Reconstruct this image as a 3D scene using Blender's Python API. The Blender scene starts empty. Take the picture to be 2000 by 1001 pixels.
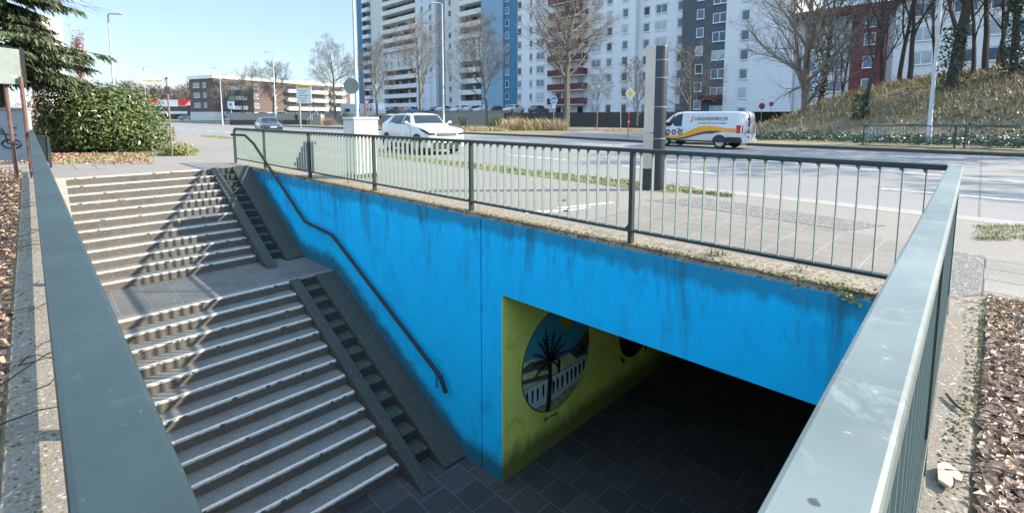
import bpy, bmesh, math, random
from mathutils import Vector, Matrix
import numpy as np
R_=math.radians
sc=bpy.context.scene; COL=sc.collection
# ---------------------------------------------------------------- camera
YAW,PIT,ROL=R_(44.9212),R_(5.9306),R_(0.0279); FPX=945.2; CYP=324.93; CH=1.428
fh=Vector((-math.cos(YAW),math.sin(YAW),0)); UP=Vector((0,0,1))
fw=fh*math.cos(PIT)-UP*math.sin(PIT); rr=fh.cross(UP); uu=rr.cross(fw)
RV=rr*math.cos(ROL)+uu*math.sin(ROL); UV=uu*math.cos(ROL)-rr*math.sin(ROL)
CAM=Vector((0,0,CH))
cd=bpy.data.cameras.new("camera"); cam=bpy.data.objects.new("camera",cd); COL.objects.link(cam)
cd.sensor_width=36; cd.lens=FPX/2000*36; cd.shift_y=-(500.5-CYP)/2000; cd.clip_start=.02; cd.clip_end=3000
cam.matrix_world=Matrix(((RV.x,UV.x,-fw.x,0),(RV.y,UV.y,-fw.y,0),(RV.z,UV.z,-fw.z,CH),(0,0,0,1)))
sc.camera=cam
# ---------------------------------------------------------------- light
SAZ,SEL=47.6,32.2
w=bpy.data.worlds.new("World"); sc.world=w; w.use_nodes=True
nt=w.node_tree; bg=nt.nodes["Background"]; sky=nt.nodes.new("ShaderNodeTexSky")
sky.sky_type='NISHITA'; sky.sun_disc=False; sky.sun_elevation=R_(SEL); sky.sun_rotation=R_(90-SAZ)
sky.air_density=1.0; sky.dust_density=.4; sky.ozone_density=1.6; sky.altitude=50
mx=nt.nodes.new('ShaderNodeMix'); mx.data_type='RGBA'; mx.inputs[0].default_value=.68; nt.links.new(sky.outputs[0],mx.inputs[6]); mx.inputs[7].default_value=(1.42,1.98,2.6,1); 
tcw=nt.nodes.new('ShaderNodeTexCoord'); sxw=nt.nodes.new('ShaderNodeSeparateXYZ'); nt.links.new(tcw.outputs['Generated'],sxw.inputs[0])
mrw=nt.nodes.new('ShaderNodeMapRange'); mrw.interpolation_type='SMOOTHSTEP'; nt.links.new(sxw.outputs[2],mrw.inputs[0])
for i_,v_ in ((1,.22),(2,.75),(3,1.0),(4,2.75)): mrw.inputs[i_].default_value=v_      # upper sky brightened to add fill light
vmw=nt.nodes.new('ShaderNodeVectorMath'); vmw.operation='SCALE'; nt.links.new(mx.outputs[2],vmw.inputs[0]); nt.links.new(mrw.outputs[0],vmw.inputs[3]); nt.links.new(vmw.outputs[0],bg.inputs[0]); bg.inputs[1].default_value=.15
sl=bpy.data.lights.new("sun",'SUN'); sl.energy=5.0; sl.angle=R_(.53); sl.color=(1,.88,.72)
so=bpy.data.objects.new("sun",sl); COL.objects.link(so)
sdir=Vector((math.cos(R_(SEL))*math.cos(R_(SAZ)),math.cos(R_(SEL))*math.sin(R_(SAZ)),math.sin(R_(SEL))))
so.rotation_euler=sdir.to_track_quat('Z','Y').to_euler(); so.location=(20,20,30)
sc.view_settings.view_transform='Standard'; sc.view_settings.look='None'; sc.view_settings.gamma=1
sc.view_settings.exposure=1.18
sc.cycles.max_bounces=10; sc.cycles.diffuse_bounces=8; sc.cycles.transparent_max_bounces=4
# ---------------------------------------------------------------- helpers
def ray(px,py): return fw+RV*((px-1000)/FPX)-UV*((py-CYP)/FPX)
def G(px,py,z=0.):
    d=ray(px,py); return CAM+d*((z-CH)/d.z)
def onY(px,py,y):
    d=ray(px,py); return CAM+d*(y/d.y)
def onX(px,py,x):
    d=ray(px,py); return CAM+d*(x/d.x)
def at(px,py,dep):          # point at horizontal depth dep along the view
    d=ray(px,py); return CAM+d*(dep/(d.dot(fh)))
def LD(lat,dep,z=0.): 
    p=rr*lat+fh*dep; return Vector((p.x,p.y,z))
def pxd(px,dep,z=0.): return LD((px-1000)/FPX*dep,dep,z)
def dz(py,dep): return at(1000,py,dep).z    # height seen at row py, depth dep
class MB:
    def __init__(s): s.v=[];s.f=[];s.m=[];s.k=0
    def add(s,vs,fs,m=None):
        b=len(s.v); s.v+=[tuple(p) for p in vs]; s.f+=[tuple(i+b for i in f) for f in fs]; s.m+=[s.k if m is None else m]*len(fs); return s
    def quad(s,a,b,c,d): return s.add((a,b,c,d),((0,1,2,3),))
    def poly(s,pts): return s.add(pts,(tuple(range(len(pts))),))
    def box(s,x0,x1,y0,y1,z0,z1,M=None):
        vs=[Vector((x,y,z)) for z in(z0,z1) for y in(y0,y1) for x in(x0,x1)]
        if M is not None: vs=[M@v for v in vs]
        return s.add(vs,((0,2,3,1),(4,5,7,6),(0,1,5,4),(1,3,7,5),(3,2,6,7),(2,0,4,6)))
    def hexa(s,bot,top):      # 4 bottom pts ccw, 4 top pts
        return s.add(list(bot)+list(top),((3,2,1,0),(4,5,6,7),(0,1,5,4),(1,2,6,5),(2,3,7,6),(3,0,4,7)))
    def prism(s,pts,dv):      # polygon pts extruded by vector dv
        n=len(pts); pts=[Vector(p) for p in pts]; dv=Vector(dv)
        return s.add(pts+[p+dv for p in pts],[tuple(range(n))[::-1],tuple(range(n,2*n))]+[(i,(i+1)%n,n+(i+1)%n,n+i) for i in range(n)])
    def tube(s,path,r,n=8,cap=True):
        path=[Vector(p) for p in path]; rs=r if isinstance(r,(list,tuple)) else [r]*len(path); N=len(path); vs=[];x=None
        for i,p in enumerate(path):
            t=(path[min(i+1,N-1)]-path[max(i-1,0)])
            t=t.normalized() if t.length>1e-9 else Vector((0,0,1))
            if x is None: x=t.orthogonal().normalized()
            x=(x-t*x.dot(t)); x=x.normalized() if x.length>1e-6 else t.orthogonal().normalized()
            y=t.cross(x)
            for k in range(n):
                a=2*math.pi*k/n; vs.append(p+(x*math.cos(a)+y*math.sin(a))*rs[i])
        fs=[(i*n+k,i*n+(k+1)%n,(i+1)*n+(k+1)%n,(i+1)*n+k) for i in range(N-1) for k in range(n)]
        if cap: fs+=[tuple(range(n))[::-1],tuple(range((N-1)*n,N*n))]
        return s.add(vs,fs)
    def lathe(s,prof,n=16,c=(0,0),M=None):
        vs=[Vector((c[0]+r*math.cos(2*math.pi*k/n),c[1]+r*math.sin(2*math.pi*k/n),z)) for r,z in prof for k in range(n)]
        if M is not None: vs=[M@v for v in vs]
        N=len(prof)
        fs=[(i*n+k,i*n+(k+1)%n,(i+1)*n+(k+1)%n,(i+1)*n+k) for i in range(N-1) for k in range(n)]
        fs+=[tuple(range(n))[::-1],tuple(range((N-1)*n,N*n))]
        return s.add(vs,fs)
    def disc(s,c,u,v,r,n=24,r2=None):
        c,u,v=Vector(c),Vector(u),Vector(v); r2=r2 or r
        return s.poly([c+u*(r*math.cos(2*math.pi*k/n))+v*(r2*math.sin(2*math.pi*k/n)) for k in range(n)])
    def build(s,name,mats,parent=None,smooth=False,bevel=0,loc=None):
        me=bpy.data.meshes.new(name); me.from_pydata(s.v,[],s.f); me.validate(clean_customdata=False)
        if not isinstance(mats,(list,tuple)): mats=[mats]
        for m in mats: me.materials.append(m)
        if len(mats)>1 and len(me.polygons)==len(s.m): me.polygons.foreach_set("material_index",s.m)
        if smooth: me.polygons.foreach_set("use_smooth",[True]*len(me.polygons)); me.set_sharp_from_angle(angle=R_(42))
        me.update()
        o=bpy.data.objects.new(name,me); COL.objects.link(o)
        if loc is not None: o.location=loc
        if parent: o.parent=parent
        if bevel:
            b=o.modifiers.new("bevel",'BEVEL'); b.width=bevel; b.segments=2; b.limit_method='ANGLE'; b.angle_limit=R_(40)
        return o
def tag(o,label=None,cat=None,group=None,kind=None):
    if label:o['label']=label
    if cat:o['category']=cat
    if group:o['group']=group
    if kind:o['kind']=kind
    return o
def thing(name,label,cat,loc=(0,0,0),rz=0,group=None):
    o=bpy.data.objects.new(name,None); COL.objects.link(o); o.location=loc; o.rotation_euler=(0,0,rz); o.empty_display_size=.2
    return tag(o,label,cat,group)
def struct(o): o['kind']='structure'; return o
def stuff(o,label=None,cat=None): return tag(o,label,cat,kind='stuff')
def copy_tree(o,parent=None):
    c=o.copy(); COL.objects.link(c)
    if parent: c.parent=parent
    for ch in o.children: copy_tree(ch,c)
    return c
def dup(o,label,loc,rz=0,group=None,scale=None):
    c=copy_tree(o); c.location=loc; c.rotation_euler=(0,0,rz); c['label']=label
    if group: c['group']=group
    if scale: c.scale=(scale,)*3
    return c
def clone(o,parent,loc=None,rz=None):    # a copy of a part and its sub-parts
    c=copy_tree(o,parent)
    if loc is not None: c.location=loc
    if rz is not None: c.rotation_euler=(0,0,rz)
    return c
# ---------------------------------------------------------------- materials
def lin(h): 
    f=lambda c:c/12.92 if c<=.04045 else ((c+.055)/1.055)**2.4
    return tuple(f(int(h[i:i+2],16)/255) for i in(0,2,4))+(1,)
class NT:
    def __init__(s,name):
        s.m=bpy.data.materials.new(name); s.m.use_nodes=True; s.t=s.m.node_tree; s.b=s.t.nodes["Principled BSDF"]; s._c={}
    def n(s,typ,ins={},**kw):
        o=s.t.nodes.new(typ)
        for k,v in kw.items(): setattr(o,k,v)
        for k,v in ins.items():
            if hasattr(v,'is_output') : s.t.links.new(v,o.inputs[k])
            else: o.inputs[k].default_value=v
        return o
    def pos(s,scale=(1,1,1),obj=False):
        key=(scale,obj)
        if key not in s._c:
            src=s.n("ShaderNodeTexCoord").outputs['Object'] if obj else s.n("ShaderNodeNewGeometry").outputs['Position']
            s._c[key]=s.n("ShaderNodeMapping",{0:src,3:scale}).outputs[0]
        return s._c[key]
    def noise(s,scale,detail=4,rough=.6,st=(1,1,1),obj=False,dist=0):
        return s.n("ShaderNodeTexNoise",{'Vector':s.pos(st,obj),'Scale':scale,'Detail':detail,'Roughness':rough,'Distortion':dist}).outputs['Fac']
    def ramp(s,fac,stops,interp='LINEAR'):
        r=s.n("ShaderNodeValToRGB",{0:fac}); e=r.color_ramp.elements; r.color_ramp.interpolation=interp
        while len(e)<len(stops): e.new(.5)
        for i,(p,c) in enumerate(stops):
            e[i].position=p; e[i].color=c if len(c)==4 else tuple(c)+(1,)
        return r.outputs[0]
    def mix(s,fac,a,b,mode='MIX'):
        o=s.n("ShaderNodeMix",data_type='RGBA',blend_type=mode)
        for k,v in ((0,fac),(6,a),(7,b)):
            if hasattr(v,'is_output'): s.t.links.new(v,o.inputs[k])
            else: o.inputs[k].default_value=v if k==0 else (v if len(v)==4 else tuple(v)+(1,))
        return o.outputs[2]
    def math(s,op,a,b=0.):
        return s.n("ShaderNodeMath",{0:a,1:b},operation=op).outputs[0]
    def bump(s,h,strength=.3,dist=.01):
        o=s.n("ShaderNodeBump",{'Height':h,'Strength':strength,'Distance':dist}); s.t.links.new(o.outputs[0],s.b.inputs['Normal'])
    def set(s,color=None,rough=None,**kw):
        for k,v in (('Base Color',color),('Roughness',rough),*kw.items()):
            if v is None: continue
            if hasattr(v,'is_output'): s.t.links.new(v,s.b.inputs[k])
            else: s.b.inputs[k].default_value=(tuple(v)+(1,) if k=='Base Color' and len(v)==3 else v)
        return s.m
def c3(*c): return tuple(c)+(1,)
def sc3(c,k): return (min(c[0]*k,1),min(c[1]*k,1),min(c[2]*k,1),1)
def plain(name,col,rough=.5,metal=0,var=.12,scale=4,bump=0,**kw):
    t=NT(name); n=t.noise(scale,5,.6,obj=True)
    c=t.ramp(n,[(.3,sc3(col,1-var)),(.7,sc3(col,1+var))])
    if bump: t.bump(t.noise(scale*14,3,.6,obj=True),bump,.004)
    return t.set(c,rough,Metallic=metal,**kw)
def rough_ground(name,a,b,fine=60,coarse=.6,spk=None,bump=.4,rough=.9,st=(1,1,1)):
    t=NT(name); c=t.mix(t.noise(coarse,4,.6,st),a,b)
    f=t.noise(fine,3,.7); c=t.mix(.75,c,t.ramp(f,[(.3,(.45,.45,.45)),(.7,(1.25,1.25,1.25))]),'MULTIPLY')
    if spk:
        v=t.n("ShaderNodeTexVoronoi",{'Vector':t.pos(),'Scale':spk[0]}).outputs['Color']
        s=t.n("ShaderNodeSeparateColor",{0:v}).outputs[0]
        c=t.mix(t.ramp(s,[(spk[2],(0,0,0)),(min(spk[2]+.04,1),(1,1,1))]),c,spk[1])
    t.bump(f,bump,.01)
    return t.set(c,rough)
def leafmat(name,cols,rough=.5,trans=0,scale=6):
    t=NT(name); oi=t.n("ShaderNodeObjectInfo"); n=t.noise(scale,2,.7,obj=False)
    v=t.n("ShaderNodeTexWhiteNoise",{0:t.n("ShaderNodeVectorMath",{0:t.pos((1,1,1)),3:14.},operation='SCALE').outputs[0]}).outputs[0] if False else n
    k=len(cols); st=[(.28+.44*i/(k-1),cols[i]) for i in range(k)]
    c=t.ramp(v,st)
    return t.set(c,rough,**({'Subsurface Weight':0} ))
M={}
# painted railing steel: teal green, chalky worn streaks on the top faces
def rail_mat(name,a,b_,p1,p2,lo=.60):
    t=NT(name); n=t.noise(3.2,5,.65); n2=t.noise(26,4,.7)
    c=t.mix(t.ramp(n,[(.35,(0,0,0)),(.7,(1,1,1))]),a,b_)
    c=t.mix(t.math('MULTIPLY',t.ramp(t.noise(1.1,3,.5),[(.35,(1,1,1)),(.62,(0,0,0))]),.45),c,sc3(a,.45))  # broad soft dark bands imitate shade across the rails
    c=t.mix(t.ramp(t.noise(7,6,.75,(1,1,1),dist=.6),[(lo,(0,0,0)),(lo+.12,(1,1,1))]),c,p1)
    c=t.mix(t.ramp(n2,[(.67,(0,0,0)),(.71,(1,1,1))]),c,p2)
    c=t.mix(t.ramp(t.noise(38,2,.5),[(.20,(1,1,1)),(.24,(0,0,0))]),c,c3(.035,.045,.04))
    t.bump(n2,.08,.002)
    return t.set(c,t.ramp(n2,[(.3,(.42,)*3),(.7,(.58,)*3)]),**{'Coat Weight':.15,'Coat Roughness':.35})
M['rail']=rail_mat('railing_paint',c3(.014,.029,.028),c3(.025,.047,.044),c3(.034,.058,.054),c3(.085,.11,.10))  # darkened tone, stands in for shade on the left top rail
M['rail_sunlit']=rail_mat('sunlit_tone_railing_paint',c3(.135,.170,.162),c3(.195,.232,.22),c3(.185,.222,.212),c3(.235,.255,.235),.56)  # same paint lightened, sun and gloss on the right top rail put into the colour
M['rail_pale']=plain("pale_railing_paint",(.17,.225,.205),.5,0,.15,6)  # paler tone of the railing paint for the balusters
M['rail_dark']=plain("handrail_paint",(.006,.008,.009),.65,0,.3,5)
M['zinc']=plain("galvanised_steel",(.42,.44,.45),.55,.3,.1,3)
M['zinc_d']=plain("weathered_steel",(.22,.25,.27),.6,.3,.15,3)
M['rust']=plain("red_brown_post_paint",(.13,.07,.055),.7,0,.3,6)
M['concrete']=rough_ground("coping_concrete",c3(.165,.145,.115),c3(.27,.24,.195),70,2.6,(75,c3(.36,.33,.28),.92),.6)
M['conc_dark']=rough_ground("dark_concrete",c3(.030,.039,.034),c3(.052,.062,.055),60,1.2,(95,c3(.12,.13,.115),.94),.4)
M['asphalt']=rough_ground("road_asphalt",c3(.185,.18,.172),c3(.24,.23,.218),90,.22,None,.25,.85,(.35,1.6,1))
M['path']=rough_ground("path_asphalt",c3(.185,.165,.142),c3(.25,.225,.192),80,.7,(120,c3(.31,.285,.245),.9),.3)
M['path_d']=rough_ground("asphalt_patch",c3(.115,.108,.10),c3(.15,.14,.13),60,.9,(90,c3(.33,.31,.28),.85),.4)
M['soil']=rough_ground("soil",c3(.06,.042,.03),c3(.12,.085,.055),30,.8,None,.8)
M['verge']=rough_ground("verge_turf",c3(.15,.14,.065),c3(.25,.20,.115),25,.5,None,.8)
M['white']=plain("road_paint",(.62,.61,.58),.7,0,.15,3,.2)
M['kerb']=rough_ground("kerb_stone",c3(.26,.245,.22),c3(.34,.32,.285),50,.9,None,.3)
# ================================================================= GROUND AND STAIRWELL
def yw(x): return 4.598+.0228*(x+5.1)       # face of the blue wall, seen from above
ZF=-3.986; RIS=.15944
HX0,HX1,HY0,HY1=-14.98,-.22,.10,4.72
def build_ground():
    XS=[-1500,-60,HX0,HX1,60,1500]; YS=[-1500,HY0,HY1,9.5,27,40,1500]
    def zc(i,j):
        if XS[i]==HX0 and YS[j]==HY0: return None
        return -.13 if YS[j]==9.5 else -.006
    b=MB()
    for i in range(5):
        for j in range(6):
            z=zc(i,j)
            if z is None: continue
            x0,x1,y0,y1=XS[i],XS[i+1],YS[j],YS[j+1]
            b.quad((x0,y0,z),(x1,y0,z),(x1,y1,z),(x0,y1,z))
    for x0,x1 in zip(XS,XS[1:]):
        b.quad((x0,9.5,-.13),(x1,9.5,-.13),(x1,9.5,-.006),(x0,9.5,-.006)); b.quad((x0,27,-.006),(x1,27,-.006),(x1,27,-.13),(x0,27,-.13))
    struct(b.build("ground",M['verge']))
build_ground()
def sheet(name,mat,pts,z,k=True):
    o=MB().poly([(p[0],p[1],z) for p in pts]).build(name,mat)
    return struct(o)
# road
sheet("road",M['asphalt'],[(-420,9.5),(400,9.5),(400,27),(-420,27)],-.122)
sheet("side_road",M['path_d'],[(-22.5,27.02),(-9.4,27.02),(-10.6,36),(-19,42),(-34,44),(-30,38)],.002)
def strip(p,q,wd): 
    p=Vector(p);q=Vector(q);d=(q-p).normalized();n=Vector((-d.y,d.x,0))*wd/2
    return [p-n,q-n,q+n,p+n]
mk=MB()
def line(p,q,wd=.13): mk.poly([(v.x,v.y,-.117) for v in strip((p[0],p[1],0),(q[0],q[1],0),wd)])
for a,b_ in (((-70,20.6),(-21,19.2)),((-21,19.2),(-7.6,18.67)),((-7.6,18.67),(-.88,16.85)),((-.88,16.85),(14,14.4))): line(a,b_,.15)
for i in range(-12,8):
    x=-7.2+i*6.6
    if x<-12: line((x,13.55),(x+3.0,13.45)) 
    else: line((x-1.1,13.22-.035*(x+8)),(x+1.9,13.1-.035*(x+8)))
for i in range(-12,6): x=-4+i*6.6; line((x,22.3),(x+2.6,22.2))
for x in (-5.6,-1.0,3): line((x,23.9),(x+3,23.7),.12)
line((-80,25.6),(-23,26.4),.12)
struct(mk.build("lane_markings",M['white']))
# pedestrian hatch beside the traffic island
mk=MB()
for i in range(5): 
    a=G(1130+i*26,259+i*1.5,.006); b_=G(1225+i*18,254+i*3.,.006); mk.poly([(v.x,v.y,.008) for v in strip(a,b_,.22)])
struct(mk.build("hatched_marking",M['white']))
# kerbs
def kerb(name,pts,z0,z1,wd=.16,mat='kerb'):
    b=MB()
    for p,q in zip(pts,pts[1:]):
        s=strip((p[0],p[1],0),(q[0],q[1],0),wd); b.prism([(v.x,v.y,z0) for v in s],(0,0,z1-z0))
    return struct(b.build(name,M[mat]))
kerb("kerb",[(-420,9.44),(-4.2,9.44)],-.13,.012)
kerb("dropped_kerb",[(-4.2,9.3),(60,9.3)],-.13,.003,.42)
M['kerb_d']=rough_ground("dark_kerb_stone",c3(.05,.05,.05),c3(.09,.085,.08),50,.9,None,.3)
kerb("far_kerb",[(-420,27.05),(-23,27.05),(-14.3,25.4),(-9.6,26.2),(-9.4,27.0),(60,26.6)],-.13,.02,.2,'kerb_d')
# paved island tip
sheet("traffic_island",M['path_d'],[(-23.3,27.04),(-14.4,25.5),(-9.6,26.3),(-9.5,27.02)],.008)
# footpath beside the road, slab paving at the right
def pave_mat(name,a,b,joint,bw,bh,off=.5,mort=.012,rot=0,jl=None):
    t=NT(name); p=t.n("ShaderNodeMapping",{0:t.n("ShaderNodeNewGeometry").outputs['Position'],2:(0,0,rot)}).outputs[0]
    br=t.n("ShaderNodeTexBrick",{'Vector':p,'Scale':1.,'Mortar Size':mort,'Mortar Smooth':.2,'Brick Width':bw,'Row Height':bh,'Color1':a,'Color2':b,'Mortar':joint,'Bias':0.},offset=off)
    c=t.mix(.8,br.outputs[0],t.ramp(t.noise(55,4,.7),[(.3,(.55,.55,.55)),(.7,(1.2,1.2,1.2))]),'MULTIPLY')
    c=t.mix(.6,c,t.ramp(t.noise(.9,5,.6),[(.3,(.6,.62,.62)),(.7,(1.15,1.12,1.1))]),'MULTIPLY')
    t.bump(t.math('SUBTRACT',t.noise(60,3,.6),t.math('MULTIPLY',br.outputs[1],.8)),.35,.008)
    return t.set(c,.88)
M['slab']=pave_mat("pale_slab_paving",c3(.225,.205,.175),c3(.275,.25,.215),c3(.10,.09,.07),.75,.42,.37)
M['slab2']=pave_mat("path_slab_paving",c3(.185,.165,.14),c3(.215,.192,.162),c3(.29,.265,.225),.42,.30,.0,.007)
sheet("footpath",M['path'],[(-420,4.8),(-15.05,4.45),(-15.05,4.38),(HX1,4.74),(60,4.74),(60,9.12),(-4.2,9.12),(-4.2,8.4),(-9,8.5),(-16.4,9.0),(-36,9.33),(-420,9.33)],-.001)
sheet("stair_head_path",M['path'],[(-19.6,-2),(HX0-.02,.1),(HX0-.02,4.4),(-15.06,4.46),(-26,4.7),(-23.6,3.9)],.0025)
sheet("kerbside_path",M['slab2'],[(-3.9,4.9),(-.28,4.9),(-.28,6.9),(-1.4,7.15),(-3.9,7.25)],.003)
sheet("asphalt_patch",M['path_d'],[(-4.2,7.4),(-1.25,7.2),(-.95,7.9),(-3.6,8.35)],.0035)
sheet("pale_paving",M['slab'],[(.005,5.33),(60,5.33),(60,6.95),(.0,6.87)],.004)
sheet("dark_paving",M['path_d'],[(-.24,4.95),(-.01,5.32),(-.01,6.86),(-.24,6.86)],.0045)
sheet("pale_slab_strip",M['slab'],[G(108,324)[:2],G(172,320)[:2],G(290,313)[:2],G(300,318)[:2],G(205,329)[:2],G(112,333)[:2]],.006)
mk=MB()
for a,b_,wd in (((1025,416),(1110,411),.16),((1090,407),(1195,396),.12),((1100,413),(1150,405),.10)):
    mk.poly([(v.x,v.y,.0055) for v in strip(G(*a),G(*b_),wd)])
struct(mk.build("worn_path_marking",M['white']))
sheet("verge_strip",M['verge'],[(-36.5,8.9),(-16.4,9.02),(-9,8.55),(-4.4,8.45),(-4.2,9.3),(-36,9.3)],.003)
sheet("planting_bed",M['soil'],[(.045,-6),(40,-6),(40,5.3),(.03,5.3)],.001)
sheet("planting_bed_beside_stairs",M['soil'],[(-60,-30),(HX1,-30),(HX1,-.19),(-17.6,-.19),(-19.6,-.6),(-23.2,3.7),(-27,4.6),(-60,6)],.0015)
# seam across the road
mk=MB().poly([(v.x,v.y,-.1165) for v in strip(G(1913,433,-.12),G(1917,305,-.12),.022)]); struct(mk.build("road_seam",M['path_d']))

# ---- retaining wall with the tunnel mouth
def blue_mat():
    t=NT("blue_wall_paint"); n=t.noise(1.2,5,.6)
    c=t.mix(n,c3(.001,.43,.82),c3(.002,.51,.92))
    z=t.n("ShaderNodeSeparateXYZ",{0:t.pos()}).outputs[2]
    st=t.noise(1.1,7,.72,(3.2,3.2,.45),dist=.5); st2=t.noise(9,6,.75,(3.4,3.4,.16))
    up=t.ramp(t.math('ADD',t.math('MULTIPLY',z,.42),1.),[(.35,(0,0,0)),(1.,(1,1,1))])   # old run-off starts at the coping
    f=t.math('MULTIPLY',t.ramp(st,[(.50,(0,0,0)),(.66,(1,1,1))]),up)
    c=t.mix(t.math('MULTIPLY',f,.75),c,c3(.020,.075,.10))
    f2=t.math('MULTIPLY',t.ramp(st2,[(.55,(0,0,0)),(.72,(1,1,1))]),up)
    c=t.mix(t.math('MULTIPLY',f2,.55),c,c3(.07,.075,.05))
    c=t.mix(t.math('MULTIPLY',t.ramp(t.noise(1.5,6,.7,dist=1.2),[(.52,(0,0,0)),(.72,(1,1,1))]),.38),c,c3(.012,.13,.30))
    c=t.mix(t.ramp(t.noise(34,3,.6),[(.74,(0,0,0)),(.78,(1,1,1))]),c,c3(.02,.06,.10))
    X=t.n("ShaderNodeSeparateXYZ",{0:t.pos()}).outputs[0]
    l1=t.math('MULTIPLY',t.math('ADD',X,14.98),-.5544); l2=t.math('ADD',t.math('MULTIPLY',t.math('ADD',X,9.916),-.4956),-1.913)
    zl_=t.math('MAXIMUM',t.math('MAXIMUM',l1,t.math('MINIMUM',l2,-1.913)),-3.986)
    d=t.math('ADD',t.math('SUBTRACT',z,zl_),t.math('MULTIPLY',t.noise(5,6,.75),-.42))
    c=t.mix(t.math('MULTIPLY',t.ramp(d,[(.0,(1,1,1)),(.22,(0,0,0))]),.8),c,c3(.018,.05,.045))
    d2=t.math('ADD',t.math('MULTIPLY',z,-1.),t.math('MULTIPLY',t.math('MULTIPLY',t.noise(9,7,.8,(1,1,.3)),t.noise(.9,4,.7,(1,1,.2))),-.85))
    c=t.mix(t.math('MULTIPLY',t.ramp(d2,[(-.16,(1,1,1)),(.10,(0,0,0))]),.55),c,c3(.02,.085,.11))
    t.bump(t.math('ADD',t.noise(16,5,.65,(1,1,.35)),t.math('MULTIPLY',t.noise(3,3,.5),1.2)),.38,.012)
    return t.set(c,.85,**{'Specular IOR Level':.25})
def stain_low(name,base,stain,rough=.8):
    pass
M['blue']=blue_mat()
def green_mat():
    t=NT("green_tunnel_paint"); c=t.mix(t.noise(1.1,4,.6),c3(.72,.84,.17),c3(.80,.90,.21))
    c=t.mix(t.math('MULTIPLY',t.ramp(t.noise(22,3,.6,(1,1,.05)),[(.4,(0,0,0)),(.7,(1,1,1))]),.28),c,c3(.52,.64,.12))
    z=t.n("ShaderNodeSeparateXYZ",{0:t.pos()}).outputs[2]
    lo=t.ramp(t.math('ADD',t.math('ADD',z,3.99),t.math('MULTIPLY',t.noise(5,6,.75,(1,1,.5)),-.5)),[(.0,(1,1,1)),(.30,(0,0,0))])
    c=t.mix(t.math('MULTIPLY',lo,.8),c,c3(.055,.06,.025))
    c=t.mix(t.math('MULTIPLY',t.ramp(t.noise(1.7,5,.7,dist=.8),[(.55,(0,0,0)),(.75,(1,1,1))]),.45),c,c3(.17,.24,.04))
    t.bump(t.noise(24,3,.6,(1,1,.05)),.2,.006)
    return t.set(c,.75)
M['green']=green_mat()
TX0,TX1=-4.815,-.20
def zl(x): return -1.105+.0074*(x+5.1)
wall=thing("retaining_wall","blue painted concrete wall beside the stairs with the tunnel mouth cut into it","wall",(-5.1,4.598,0))
def W(x,y,z): return Vector((x+5.1,y-4.598,z))
b=MB(); zt=-.06
def wq(x0,x1,z0a,z0b,z1a,z1b):
    t_=.38
    p=[W(x0,yw(x0),z0a),W(x1,yw(x1),z0b),W(x1,yw(x1)+t_,z0b),W(x0,yw(x0)+t_,z0a)]
    q=[W(x0,yw(x0),z1a),W(x1,yw(x1),z1b),W(x1,yw(x1)+t_,z1b),W(x0,yw(x0)+t_,z1a)]
    b.hexa(p,q)
XJ=-5.257
wq(-15.4,XJ-.012,-4.2,-4.2,zt,zt); wq(XJ+.012,TX0-.004,-4.2,-4.2,zt,zt); wq(TX0-.004,.3,zl(TX0),zl(.3),zt,zt)
b.hexa([W(XJ-.012,yw(XJ)+.02,-4.2),W(XJ+.012,yw(XJ)+.02,-4.2),W(XJ+.012,yw(XJ)+.3,-4.2),W(XJ-.012,yw(XJ)+.3,-4.2)],[W(XJ-.012,yw(XJ)+.02,zt),W(XJ+.012,yw(XJ)+.02,zt),W(XJ+.012,yw(XJ)+.3,zt),W(XJ-.012,yw(XJ)+.3,zt)])
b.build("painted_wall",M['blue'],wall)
# ragged concrete coping
rnd=random.Random(3); b=MB(); N=220; xs=[-15.55+i*(15.9/N) for i in range(N+1)]
bot=[];top=[];bk=[]
for x in xs:
    o1=rnd.uniform(-.012,.03)+.02*math.sin(x*7)*rnd.random(); 
    bot.append(W(x,yw(x)+o1+.015,zt-.001-rnd.uniform(0,.035))); top.append(W(x,yw(x)+o1+.03+rnd.uniform(0,.02),rnd.uniform(-.012,.002)+.008)); bk.append(W(x,yw(x)+.45,.004))
n=len(xs); b.add(bot+top+bk,[(i,i+1,n+i+1,n+i) for i in range(n-1)]+[(n+i,n+i+1,2*n+i+1,2*n+i) for i in range(n-1)])
M['coping']=rough_ground("weathered_coping",c3(.20,.165,.115),c3(.34,.295,.225),38,2.2,(45,c3(.10,.085,.045),.80),.9)
b.build("coping",M['coping'],wall)
# ---- tunnel
tun=thing("pedestrian_tunnel","dark pedestrian tunnel with lime green side walls behind the blue wall","tunnel",(-2.5,4.95,ZF))
def T(x,y,z): return Vector((x+2.5,y-4.95,z-ZF))
TY=30
M['tun_dark']=plain("tunnel_ceiling_concrete",(.62,.62,.58),.9,0,.2,2)
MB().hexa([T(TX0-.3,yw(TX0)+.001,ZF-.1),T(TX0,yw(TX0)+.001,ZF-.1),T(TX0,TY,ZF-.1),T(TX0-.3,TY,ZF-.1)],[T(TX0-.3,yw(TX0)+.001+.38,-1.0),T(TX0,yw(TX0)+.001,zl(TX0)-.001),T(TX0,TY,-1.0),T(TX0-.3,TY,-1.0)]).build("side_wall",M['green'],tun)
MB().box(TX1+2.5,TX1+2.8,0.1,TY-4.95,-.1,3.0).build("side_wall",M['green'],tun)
MB().box(TX0+2.3,TX1+2.7,.2,TY-4.95,2.9,3.15).build("ceiling",M['tun_dark'],tun)
MB().box(TX0+2.3,TX1+2.7,TY-4.95,TY-4.75,-.1,3.0).build("end_wall",M['tun_dark'],tun)
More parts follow.
